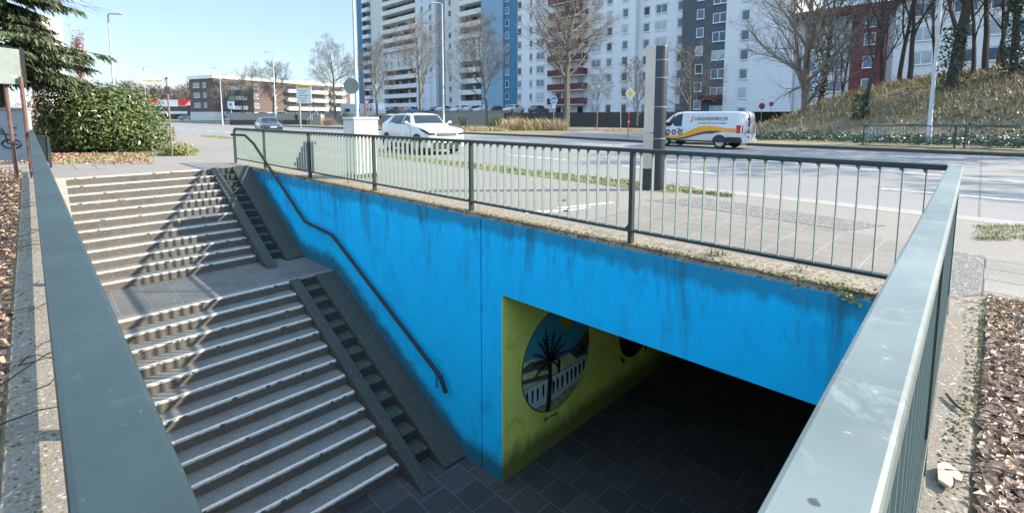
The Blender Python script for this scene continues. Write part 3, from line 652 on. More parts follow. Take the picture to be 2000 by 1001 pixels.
def leafpts(mb,r,c,sz,nrm=None,asp=.5,fold=.25):
    d=rvec(r); d=d.normalized() if d.length>.01 else Vector((1,0,0)); n=(nrm+rvec(r)*.7).normalized() if nrm else rvec(r).normalized(); s=d.cross(n)
    if s.length<.05: return
    s.normalize(); d=n.cross(s); w=s*(sz*asp*.5); l=d*(sz*.5); up=n*(sz*fold*.5)
    mb.add([c-l,c+w*.9+up,c+l,c-w*.9+up],((0,1,2),(0,2,3)))
M['ivy']=leafmat("ivy_leaves",[c3(.012,.028,.012),c3(.035,.065,.022),c3(.10,.115,.05)],.5,scale=9)
M['straw']=leafmat("dry_grass",[c3(.20,.15,.075),c3(.36,.285,.15),c3(.50,.41,.24)],.8,scale=5)
M['laurel']=leafmat("laurel_leaves",[c3(.038,.064,.015),c3(.09,.13,.032),c3(.20,.225,.08)],.28,scale=5)
M['needles']=leafmat("conifer_needles",[c3(.022,.045,.022),c3(.05,.075,.028),c3(.15,.16,.055)],.6,scale=3)
M['grass']=leafmat("fresh_grass",[c3(.13,.15,.04),c3(.22,.24,.065),c3(.32,.30,.13)],.6,scale=8)
M['litter']=leafmat("fallen_leaves",[c3(.10,.05,.03),c3(.26,.15,.09),c3(.48,.33,.23),c3(.16,.09,.055)],.6,scale=22)
M['litter_r']=leafmat("fallen_leaves_pale",[c3(.07,.042,.028),c3(.36,.235,.16),c3(.64,.50,.38),c3(.19,.115,.08)],.55,scale=26)
r=random.Random(5); b=MB()
for _ in range(8000):
    x=r.uniform(-14,17); y=r.uniform(33,50); z=hillz(x,y)
    if z<.15 or r.random()>(.10+.90*min(max((x+5)/8,0),1)) : continue
    leafpts(b,r,Vector((x,y,z+r.uniform(0,.35))),r.uniform(.13,.26),Vector((0,-.7,.8)),.9)
for _ in range(3500):
    x=r.uniform(-11,1); y=r.uniform(31.2,34.5); leafpts(b,r,Vector((x,y,.05+r.uniform(0,.35)+hillz(x,y))),r.uniform(.12,.2),Vector((0,-.5,.8)),.9)
stuff(b.build("ivy_ground_cover",M['ivy']))
def blades(mb,r,c,h,n,sp,w=.006,lean=.35):
    for _ in range(n):
        a=r.uniform(0,6.28); p=c+Vector((r.gauss(0,sp),r.gauss(0,sp),0)); t=Vector((math.cos(a),math.sin(a),0)); hh=h*r.uniform(.5,1.15); s=Vector((-t.y,t.x,0))*w
        m=p+Vector((0,0,hh*.6))+t*hh*lean*.3; e=p+Vector((0,0,hh))+t*hh*lean
        mb.add([p-s,p+s,m+s*.8,m-s*.8,e],((0,1,2,3),(3,2,4)))
b=MB()
for _ in range(2000):
    x=r.uniform(-15,12); y=r.uniform(38,50); z=hillz(x,y)
    if z<.3 or (x>3 and z<3.6) or r.random()<.3: continue
    blades(b,r,Vector((x,y,z-.03)),r.uniform(.3,.7),7,.25,.025,.6)
for _ in range(700):
    x=r.uniform(-16,2); y=r.uniform(34,46); z=hillz(x,y); blades(b,r,Vector((x,y,z-.03)),r.uniform(.2,.5),6,.3,.025,.7)
stuff(b.build("dry_hill_grass",M['straw']))
# dead brush and sticks on the slope
b=MB()
for _ in range(420):
    x=r.uniform(-9,16); y=r.uniform(33.5,46); z=hillz(x,y); d=(rvec(r)+Vector((0,0,.5))).normalized()*r.uniform(.4,1.5); p=Vector((x,y,z)); b.tube([p,p+d*.5+rvec(r)*.1,p+d],[.014,.01,.004],3,False)
stuff(b.build("dead_brush",M['twig']))
def htree(px,y,lab,h,seed,rad,ivy=0,src=None,mat=('bark_d','bark_d'),grp="bare trees on the hill",**kw):
    x=onY(px,200,y).x; loc=(x,y,hillz(x,y)-.05)
    if src: t=dup(src,lab,loc,seed,grp,h)
    else: t=tree("bare_tree",lab,loc,h,seed,grp,rad,mat,**kw)
    if ivy:
        b=MB(); rv=random.Random(seed)
        for _ in range(int(900*ivy/6)):
            z=rv.uniform(0,ivy); a=rv.uniform(0,6.28); q=rad*2.0*rv.uniform(.8,1.5)*(1-.35*z/ivy)+.05; leafpts(b,rv,Vector((math.cos(a)*q,math.sin(a)*q,z)),rv.uniform(.12,.22),Vector((math.cos(a),math.sin(a),.3)),.9)
        b.build("ivy",M['ivy'],t)
    return t
UPR=forked(ang=[(18,40),(22,45),(25,50),(25,55)],n=[9,7,6,4],len=[.7,.5,.5,.5])
H1=htree(1600,48,"dark ivy clad bare tree just behind the wide spreading tree",14,201,.26,8.5,**UPR)
H2=htree(1683,38,"leaning dark bare tree on the left slope of the hill",10.5,213,.17,1.6,lean=.22,**UPR)
H3=htree(1752,47,"bare tree with twin stems left of the forked hill tree",12,225,.18,0,**UPR)
H4=htree(1772,46,"forked bare tree on the dry grass hilltop left of the lamp post",11,237,.19,0,**dict(UPR,n=[5,7,6,5]))
H5=htree(1853,42,"thick bare tree with an ivy wrapped trunk just right of the lamp post",14,249,.30,4.0,**dict(UPR,n=[14,8,6,5]))
htree(1868,48,"bare hilltop tree close behind the thick ivy wrapped trunk",.95,1.1,.15,src=H3)
htree(1918,47,"bare hilltop tree with steep upright stems in the middle of the right hill",1.05,2.2,.18,src=H4)
htree(1952,49,"thin bare hilltop tree between two stouter ones",.8,3.9,.1,src=H3)
htree(1972,44,"ivy clad bare tree at the right edge of the hill",13,262,.24,7,**UPR)
htree(2010,46,"bare hilltop tree cut by the right edge of the picture",1.0,5.1,.2,src=H4)
htree(1640,52,"thin bare tree behind the hill between the ivy clad and the leaning tree",.85,.7,.1,src=H3)
htree(1720,50,"bare tree in front of the dark red stair tower",.95,4.2,.1,src=H3)
# tall bare trees farther right whose branches shade the rails and the road
BT=tree("bare_tree","stout bare tree standing by the road beyond the right edge of the picture",(7.2,33.2,0),15,301,rad=.42,rmin=.03,n=[16,7,5,3]); dup(BT,"bare roadside tree beyond the right edge nearest the railing corner",(17.5,31.0,0),2.0,"bare street trees",1.0)
dup(BT,"bare tree beyond the right end of the far railing",(4.6,36.5,1.5),4.0,"bare street trees",.9)
htree(1895,45,"thin bare hilltop tree just left of the steep stemmed tree",.75,3.3,.1,src=H4)
htree(1820,50,"bare tree behind the lamp post on the hilltop",.85,2.7,.1,src=H3)
htree(1940,52,"slim bare tree far back on the right hill",.9,5.6,.1,src=H4)
htree(1625,47,"small bare tree on the left slope under the ivy clad tree",.6,1.7,.1,src=H2)
# ---- laurel bush
def bush(name,label,c,rx,ry,h,n,sz,mat,seed,group=None,cat="bush",stems=14,asp=.45):
    r=random.Random(seed); t=thing(name,label,cat,c,R_(45),group); b=MB()
    lob=[(r.uniform(-.6,.6),r.uniform(-.5,.5),r.uniform(.45,.75),r.uniform(.4,.6)) for _ in range(9)]+[(0,0,.5,.8)]+[(.55*math.cos(a),.5*math.sin(a),.26,.42) for a in (0,.8,1.6,2.4,3.2,4,4.8,5.6)]
    k=0
    while k<n:
        l=r.choice(lob); d=rvec(r)
        if d.length<.1 or d.length>1: continue
        d.normalize(); q=l[3]*(r.random()**.25); p=Vector((l[0]+d.x*q,l[1]+d.y*q,l[2]*.95+d.z*q*.75))
        if p.z<.02 or p.z>1.1: continue
        tp=1-.42*max(p.z-.25,0)**1.5; leafpts(b,r,Vector((p.x*rx*tp,p.y*ry*tp,p.z*h)),sz*r.uniform(.7,1.25),(d+Vector((0,0,.5))),asp); k+=1
    b.build("foliage",M[mat],t); b=MB()
    for _ in range(stems):
        a=r.uniform(0,6.28); e=Vector((math.cos(a)*rx*.6,math.sin(a)*ry*.6,h*.75)); b.tube([Vector((e.x*.25,e.y*.25,-.05)),e*.5+rvec(r)*.1,e],[.03,.02,.008],4,False)
    b.build("stems",M['twig'],t); return t
bush("laurel_bush","big rounded evergreen laurel bush behind the head of the stairs",pxd(200,20.2),3.1,1.9,2.75,19000,.165,'laurel',3)
bush("shrub","low green shrub at the foot of the street name post",pxd(350,17.6),.75,.5,.5,1100,.10,'grass',9,stems=5)
bush("brown_shrub","reddish brown leafy shrub between the sign panel and the laurel bush",pxd(72,23),1.3,.9,2.6,1700,.12,'litter',17,stems=10)
bush("box_bush","clipped dark green bush beside the white control cabinet",pxd(680,62,.3),1.25,1.1,1.9,1500,.13,'ivy',21,"low bushes by the far verge"); bush("brown_shrub","low reddish brown shrub left of the clipped green bush",pxd(640,64,.2),1.3,.9,1.1,900,.14,'litter',22,"low bushes by the far verge")
bush("green_bush","green bush under the straight trunked tree by the far verge",pxd(967,56,0),1.2,.8,1.6,1400,.13,'laurel',23,"low bushes by the far verge"); bush("bare_shrub","reddish twiggy shrub right of the green bush",pxd(1005,54,0),1.3,.8,1.9,700,.10,'litter',24,"low bushes by the far verge",stems=70)
bush("bare_shrub","straw coloured shrub before the grey wall behind the white car",pxd(905,58,0),1.1,.8,1.8,600,.10,'straw',25,"low bushes by the far verge",stems=80)
bush("bare_shrub","twiggy reddish shrub on the car park wall behind the white car",pxd(790,66,1.2),1.4,.8,1.8,500,.10,'litter',26,"low bushes by the far verge",stems=60)
# long dry grass bank
b=MB(); r=random.Random(31)
for _ in range(900):
    px=r.uniform(985,1100); d=r.uniform(48,53); blades(b,r,pxd(px,d,0),r.uniform(.5,1.35),5,.3,.03,.5)
for _ in range(500):
    px=r.uniform(880,990); d=r.uniform(46,52); blades(b,r,pxd(px,d,0),r.uniform(.15,.5),5,.35,.03,.7)
for _ in range(250):
    px=r.uniform(1180,1260); d=r.uniform(44,48); blades(b,r,pxd(px,d,0),r.uniform(.1,.3),5,.35,.02,.7)
stuff(b.build("dry_verge_grass",M['straw']))
b=MB()
for _ in range(1200):
    x=r.uniform(-16.2,-4.3); y=r.uniform(8.75 if x<-9 else 8.55,9.3); blades(b,r,Vector((x,y,.0)),r.uniform(.03,.10),6,.16,.006,.9)
for _ in range(150):
    x=r.uniform(-4.2,-3.3); y=r.uniform(8.7,8.95); blades(b,r,Vector((x,y,.0)),r.uniform(.04,.10),5,.04,.005,.8)
for _ in range(260):
    x=r.uniform(-40,-34); y=r.uniform(8.6,9.3); blades(b,r,Vector((x,y,.0)),r.uniform(.05,.13),6,.1,.008,.8)
for _ in range(280):
    q=G(r.uniform(1905,2010),0+r.uniform(440,470)); blades(b,r,Vector((q.x,q.y,.004)),r.uniform(.02,.05),5,.025,.003,.9)
for _ in range(150):
    blades(b,r,Vector((r.uniform(.02,.28),r.uniform(4.3,5.3),.0)),r.uniform(.02,.06),6,.025,.0025,.9)
for _ in range(260):
    px=r.uniform(120,390); q=G(px,r.uniform(318,322)-.09*(px-120)); blades(b,r,Vector((q.x,q.y,.0)),r.uniform(.06,.18),5,.1,.008,.8)
stuff(b.build("grass_tufts",M['grass']))
# ---- weeds and moss along the coping
b=MB(); r=random.Random(44)
for _ in range(2600):
    x=-15.2+15*r.random()**.7; y=yw(x)+.03+abs(r.gauss(0,.045)); h=.004+.016*r.random(); c=Vector((x,y,.0)); rr_=r.uniform(.008,.022)
    b.add([c+Vector((rr_,0,0)),c+Vector((0,rr_,0)),c+Vector((-rr_,0,0)),c+Vector((0,-rr_,0)),c+Vector((0,0,h))],((0,1,4),(1,2,4),(2,3,4),(3,0,4)))
for _ in range(1100):
    x=r.uniform(-.06,.03); y=r.uniform(1.9,4.9); c=Vector((x-.02*math.sin(y*3),y,.012)); rr_=r.uniform(.003,.010); h=.003+.006*r.random()
    if r.random()>.35+.65*max(0,math.sin(y*2.1+1)): continue
    b.add([c+Vector((rr_,0,0)),c+Vector((0,rr_,0)),c+Vector((-rr_,0,0)),c+Vector((0,-rr_,0)),c+Vector((0,0,h))],((0,1,4),(1,2,4),(2,3,4),(3,0,4)))
for _ in range(700):
    x=-1.4-12*r.random()**1.3; y=r.uniform(-.17,-.01); c=Vector((x,y,.014)); rr_=r.uniform(.004,.014); h=.003+.007*r.random()
    b.add([c+Vector((rr_,0,0)),c+Vector((0,rr_,0)),c+Vector((-rr_,0,0)),c+Vector((0,-rr_,0)),c+Vector((0,0,h))],((0,1,4),(1,2,4),(2,3,4),(3,0,4)))
M['moss']=leafmat("moss_and_crumbs",[c3(.045,.045,.015),c3(.13,.115,.04),c3(.30,.25,.16)],.95,scale=18)
stuff(b.build("coping_moss",M['moss']))
b=MB()
for px,py,h in ((1390,498,.12),(1410,500,.10),(1560,530,.07),(1105,392,.07),(680,358,.1),(735,372,.06)):
    q=G(px,py); blades(b,r,Vector((q.x,max(q.y,yw(q.x)+.05),.0)),h,14,.03,.004,.8)
    for _ in range(14): leafpts(b,r,Vector((q.x,max(q.y,yw(q.x)+.05),.0))+Vector((r.gauss(0,.04),r.gauss(0,.03),r.uniform(.01,h))),.03,Vector((0,0,1)),.8)
for px,py in ((1660,583),(1676,588),(1640,560)):
    q=onY(px,py,4.68)
    for _ in range(9): leafpts(b,r,q+Vector((r.gauss(0,.02),-.01,r.gauss(0,.02))),.035,Vector((0,-1,.5)),.9)
stuff(b.build("coping_weeds",M['grass']))
# ---- leaf litter
def litter(name,mat,fn,n,szr,seed):
    r=random.Random(seed); b=MB()
    for _ in range(n):
        x,y=fn(r); leafpts(b,r,Vector((x,y,.008+r.uniform(0,.035))),r.uniform(*szr),Vector((0,0,1)),.6,.5)
    stuff(b.build(name,M[mat]))
litter("leaf_litter",'litter_r',lambda r:(.045+abs(r.gauss(0,.55)),r.uniform(1.6,5.25)),8500,(.02,.06),1)
litter("stairside_leaf_litter",'litter',lambda r:(-1.5-17*r.random()**1.2,-.2-abs(r.gauss(0,1.2))),6500,(.04,.10),2)
def bed(r):
    q=G(r.uniform(-20,300),r.uniform(303,322)); return q.x-abs(r.gauss(0,.8)),q.y
litter("bush_leaf_litter",'litter',bed,2600,(.06,.13),3)
b=MB(); r=random.Random(15)
for _ in range(60):
    x=.06+abs(r.gauss(0,.4)); y=r.uniform(1.8,5); d=Vector((r.uniform(-1,1),r.uniform(-1,1),.1)).normalized()*r.uniform(.1,.4); p=Vector((x,y,.03)); b.tube([p,p+d*.5+rvec(r)*.02,p+d],[.004,.003,.0015],4,False)
for _ in range(150):
    x=-1.2-15*r.random(); y=-.3-abs(r.gauss(0,.35)); d=Vector((r.uniform(-1,1),r.uniform(-.6,1),r.uniform(0,.5))).normalized()*r.uniform(.25,.8); p=Vector((x,y,.02)); b.tube([p,p+d*.4+rvec(r)*.06,p+d*.75+rvec(r)*.06,p+d],[.006,.005,.003,.0015],4,False)
for px,py in ((60,600),(75,480),(85,700)):
    q=G(px,py,.03)
    for k in range(3):
        d=Vector((r.uniform(-.2,.6),r.uniform(.1,.4),r.uniform(.02,.2)))*.6; b.tube([q+Vector((0,-.25,0)),q+rvec(r)*.04,q+d*.5+rvec(r)*.05],[.004,.003,.0015],4,False)
stuff(b.build("fallen_twigs",M['bark_d']))
# ---- conifer at the left
def conifer(label,loc,h,R0,seed):
    r=random.Random(seed); t=thing("conifer_tree",label,"tree",loc); tr=MB(); tr.tube([(0,0,-.1),(.05,0,h*.5),(0,.03,h)],[.28,.17,.03],8); b=MB(); n=MB()
    z=2.8
    while z<h-.5:
        rad=np.interp(z,[2,3.0,3.9,4.6,5.3,6.2,8,h],[2.3,3.0,3.9,2.3,2.0,2.7,2.2,.3])*R0
        for k in range(8):
            a=r.uniform(0,6.28); L=rad*r.uniform(.65,1.08); d=Vector((math.cos(a),math.sin(a),0)); path=[]
            for i in range(8):
                f=i/7; path.append(Vector((0,0,z))+d*L*f+Vector((0,0,L*(.12*f-.34*f*f+.10*f**4))))
            b.tube(path,[.045*(1-.85*i/7) for i in range(8)],4,False); s=Vector((-d.y,d.x,0))
            for i in range(int(L*17)):
                f=.2+.8*r.random(); q=f*7; j=min(int(q),6); p=path[j].lerp(path[j+1],q-j); tn=(path[j+1]-path[j]).normalized()
                wd=(1-f*.75)*L*.34
                sd=s*r.choice((-1,1)); e=(tn*.7+sd*r.uniform(.2,1)).normalized(); ln=r.uniform(.25,1)*wd+.2
                for m in range(int(ln/.085)+1):
                    u=m*.085; c=p+e*u+Vector((0,0,-.55*u*u-.05*u)); dn=Vector((0,0,-1))*r.uniform(.6,1.1)+e*.7+rvec(r)*.4; dn.normalize(); l=r.uniform(.16,.34); ww=dn.cross(rvec(r)); 
                    if ww.length<.1: continue
                    ww=ww.normalized()*.028; n.add([c-ww,c+ww,c+dn*l*.6+ww*.8,c+dn*l,c+dn*l*.6-ww*.8],((0,1,2,4),(4,2,3)))
        z+=r.uniform(.22,.34)
    tr.build("trunk",M['bark_d'],t,True); b.build("branches",M['bark_d'],t); n.build("foliage",M['needles'],t); return t
conifer("dark green conifer with drooping boughs at the top left corner",pxd(0,17.5),13.5,.93,6)
# ---- slim tree that keeps its russet leaves
t=thing("russet_tree","slim upright tree keeping its dry russet leaves behind the laurel bush","tree",pxd(168,34)); r=random.Random(2); a=MB(); b=MB(); l=MB(); a.tube([(0,0,-.1),(0,0,4),(.05,0,7.3)],[.09,.06,.01],6)
for _ in range(70):
    z=r.uniform(1.2,6.2); an=r.uniform(0,6.28); d=Vector((math.cos(an)*.35,math.sin(an)*.35,1)).normalized(); L=r.uniform(.8,1.7); p=Vector((0,0,z)); b.tube([p,p+d*L*.5,p+d*L+Vector((0,0,.1))],[.015,.01,.004],3,False)
    for _ in range(26): leafpts(l,r,p+d*L*r.uniform(.15,.9)+rvec(r)*.22,r.uniform(.10,.17),None,.55)
a.build("trunk",M['twig'],t); b.build("branches",M['twig'],t); M['russet']=leafmat("russet_leaves",[c3(.20,.10,.075),c3(.36,.20,.15),c3(.50,.33,.26)],.7,scale=4); l.build("foliage",M['russet'],t)
# ---- overhanging bare branch: a birch hidden behind the conifer
t=thing("bare_tree","bare tree whose thin twigs hang into the sky above the lamp at top left","tree",pxd(78,25),0,"bare street trees"); a=MB(); b=MB(); a.tube([(0,0,-.1),(0,0,5),(.1,.1,9.5)],[.13,.1,.04],6); r=random.Random(12); lv=rr
for k in range(34):
    L=r.uniform(2.2,4.0); p=Vector((0,0,r.uniform(6.7,8.8))); s=lv*r.uniform(.7,1)+fh*r.uniform(-.5,.5); path=[p]
    for i in range(6): path.append(p+s*L*(i+1)/6+Vector((0,0,.5*math.sin((i+1)/6*2.2)-.9*((i+1)/6)**2))+rvec(r)*.05)
    b.tube(path,[.016-.0023*i for i in range(7)],3,False)
    for _ in range(4):
        q=path[r.randint(2,5)]; b.tube([q,q+s*.35+Vector((0,0,-.12))+rvec(r)*.15,q+s*.7+Vector((0,0,-.4))+rvec(r)*.2],[.006,.005,.003],3,False)
a.build("trunk",M['bark'],t); b.build("crown",M['bark_d'],t)
# ---- far woods on the rise down the road
b=MB(); r=random.Random(55); wl=[]
for _ in range(420):
    px=r.uniform(150,400); d=r.uniform(330,430); z0=r.uniform(0,8)+ (d-330)*.05; h=(16+r.uniform(-3,5))*(.75+.25*math.sin((px-210)/190*math.pi*1.6)**2); c=pxd(px,d,z0); p=c+Vector((0,0,h*.45)); b.tube([c,p,c+Vector((0,0,h))],[.3,.22,.05],3,False)
    for _ in range(26):
        an=r.uniform(0,6.28); q=c+Vector((0,0,h*r.uniform(.25,.85))); e=q+Vector((math.cos(an)*h*.2,math.sin(an)*h*.2,h*r.uniform(.05,.25))); b.tube([q,q.lerp(e,.5)+rvec(r)*.5,e],[.22,.16,.06],3,False)
M['woods']=plain("distant_bare_woods",(.17,.14,.125),.95,0,.25,.02); stuff(b.build("far_woods",M['woods']))
b=MB(); NP=30
for j,(d,zz) in enumerate(((315,0),(370,7),(440,13))): b.v+=[tuple(pxd(100+i*11,d,zz+1.2*math.sin(i*.6+j))) for i in range(NP)]
b.f=[(j*NP+i,j*NP+i+1,(j+1)*NP+i+1,(j+1)*NP+i) for j in range(2) for i in range(NP-1)]; b.m=[0]*len(b.f); struct(b.build("far_hill",M['woods']))
# ================================================================= VEHICLES
def text(name,s,size,mat,par,mtx,ext=.003,shear=0,off=0,align='CENTER',wid=None):
    c=bpy.data.curves.new(name,'FONT'); c.body=s; c.size=size; c.extrude=ext; c.shear=shear; c.offset=off; c.align_x=align; c.align_y='CENTER'; c.resolution_u=2; c.space_character=1.12
    o=bpy.data.objects.new(name,c); COL.objects.link(o); bpy.context.view_layer.update()
    me=bpy.data.meshes.new_from_object(o.evaluated_get(bpy.context.evaluated_depsgraph_get())); bpy.data.objects.remove(o); bpy.data.curves.remove(c)
    if wid:
        xs=[v.co.x for v in me.vertices]; k=wid/(max(xs)-min(xs)); me.transform(Matrix.Diagonal((k,1,1,1)))
    me.transform(mtx); me.materials.clear(); me.materials.append(mat); me.name=name
    n=bpy.data.objects.new(name,me); COL.objects.link(n); n.parent=par; return n
def paint(name,col,rough=.22):
    t=NT(name); c=t.mix(t.math('MULTIPLY',t.ramp(t.noise(2.5,5,.7,obj=True),[(.5,(0,0,0)),(.8,(1,1,1))]),.25),c3(*col),sc3(col,.72)); return t.set(c,rough,**{'Coat Weight':.6,'Coat Roughness':.06})
M['car_white']=paint("white_car_paint",(.55,.555,.56)); M['car_dark']=paint("dark_blue_car_paint",(.025,.04,.065)); M['car_silver']=paint("silver_car_paint",(.38,.40,.42)); M['car_grey']=paint("grey_car_paint",(.09,.10,.11)); M['car_blue']=paint("light_blue_car_paint",(.18,.28,.40))
M['tyre']=plain("tyre_rubber",(.018,.018,.018),.85,0,.2,8); M['rim']=plain("alloy_rim",(.45,.46,.47),.35,.7,.1,5); M['blackplast']=plain("black_plastic_trim",(.022,.024,.026),.55,0,.2,5)
M['carglass']=plain("car_glass",(.018,.03,.04),.08,0,.4,1.2,**{'Specular IOR Level':.4}); M['lampglass']=plain("headlamp_glass",(.55,.58,.60),.1,0,.1,5); M['redlamp']=plain("red_tail_lamp",(.45,.015,.02),.2,0,.2,6); M['orange']=plain("orange_stripe_film",(.75,.30,.012),.35,0,.05,2); M['ink']=plain("dark_lettering",(.012,.014,.022),.5,0,.1,2); M['charcoal']=plain("charcoal_stripe_film",(.05,.055,.06),.4,0,.1,2); M['redink']=plain("red_lettering",(.42,.02,.05),.5,0,.05,2); M['plate']=plain("number_plate",(.68,.68,.66),.5,0,.05,4)
def interp(st,x):
    for a,b in zip(st,st[1:]):
        if a[0]>=x>=b[0] or a[0]<=x<=b[0]:
            f=(x-a[0])/(b[0]-a[0]); return [u+(v-u)*f for u,v in zip(a,b)]
    return list(st[0] if abs(x-st[0][0])<abs(x-st[-1][0]) else st[-1])
# station: x, z_bottom, z_belt, z_top, half width low, half width belt, half width top
def ring(s):
    x,zb,zl_,zt,w0,w1,w2=s; h=zt-zl_; e=min(.05,h*.35)
    half=[(0,zt+.012*(w2>0)),(w2*.6,zt+.004),(w2*.93,zt-e*.35),(w2+(w1-w2)*.12,zt-e*1.1),(w1*.985+.0*w2,zl_+.02),(w1,zl_-.03),(w1*1.01,zl_-(zl_-zb)*.45),(w0,zb+(zl_-zb)*.22),(w0*.99,zb+.06),(w0*.9,zb),(0,zb)]
    return [(x,y,z) for y,z in half]+[(x,-y,z) for y,z in half[-2:0:-1]]
def loft(b,st):
    R=[ring(s) for s in st]; n=len(R[0]); vs=[p for q in R for p in q]
    fs=[(i*n+k,(i+1)*n+k,(i+1)*n+(k+1)%n,i*n+(k+1)%n) for i in range(len(R)-1) for k in range(n)]
    fs+=[tuple(range(n)),tuple(range((len(R)-1)*n,len(R)*n))[::-1]]
    b.add(vs,fs)
def dense(st,step=.12):
    o=[]; 
    for a,b in zip(st,st[1:]):
        n=max(1,int(abs(b[0]-a[0])/step)); o+=[[u+(v-u)*k/n for u,v in zip(a,b)] for k in range(n)]
    return o+[list(st[-1])]
def side_pt(st,x,f,s,off):     # f 0 at belt .. 1 at roof edge, s = +-1 side
    q=interp(st,x); x_,zb,zb1,zt,w0,w1,w2=q; y=w1*.985+(w2+(w1-w2)*.12-w1*.985)*f; z=zb1+.02+(zt-min(.05,(zt-zb1)*.35)*1.1-zb1-.02)*f
    return Vector((x,s*(y+off),z+off*.3))
def side_glass(st,xs,f0,f1,s,par,name="side_window",off=.006):
    b=MB(); lo=[side_pt(st,x,a,s,off) for x,a in f0]; hi=[side_pt(st,x,a,s,off) for x,a in f1]; b.poly(lo+hi[::-1] if s<0 else hi+lo[::-1]); return b.build(name,M['carglass'],par)
def wheel(par,x,y,r,s,rim='rim'):
    wt=MB(); Mx=Matrix.Translation((x,y,r))@Matrix.Rotation(R_(90)*-s,4,'X')
    wt.lathe([(r*.66,-.10),(r*.93,-.105),(r,-.07),(r,.07),(r*.93,.105),(r*.66,.10),(r*.64,.02)],20,M=Mx); o=wt.build("wheel",M['tyre'],par,True)
    q=MB(); q.lathe([(r*.66,.09),(r*.62,.097),(r*.58,.075),(r*.30,.05),(r*.16,.085),(.001,.085)],20,M=Mx)
    q.build("rim",M[rim],o)
    h=MB()
    for k in range(7): a=k*2*math.pi/7; h.disc(Mx@Vector((r*.45*math.cos(a),r*.45*math.sin(a),.069)),Mx.to_3x3()@Vector((1,0,0)),Mx.to_3x3()@Vector((0,1,0)),r*.085,8)
    h.build("rim_holes",M['blackplast'],o)
def arch(par,x,w,r,s):
    b=MB(); n=16; c=Vector((x,s*w,r)); b.prism([c+Vector((r*1.17*math.cos(math.pi*k/n),0,r*1.17*math.sin(math.pi*k/n)-.0)) for k in range(n+1)],(0,s*-.02,0)); return b.build("wheel_arch",M['blackplast'],par)
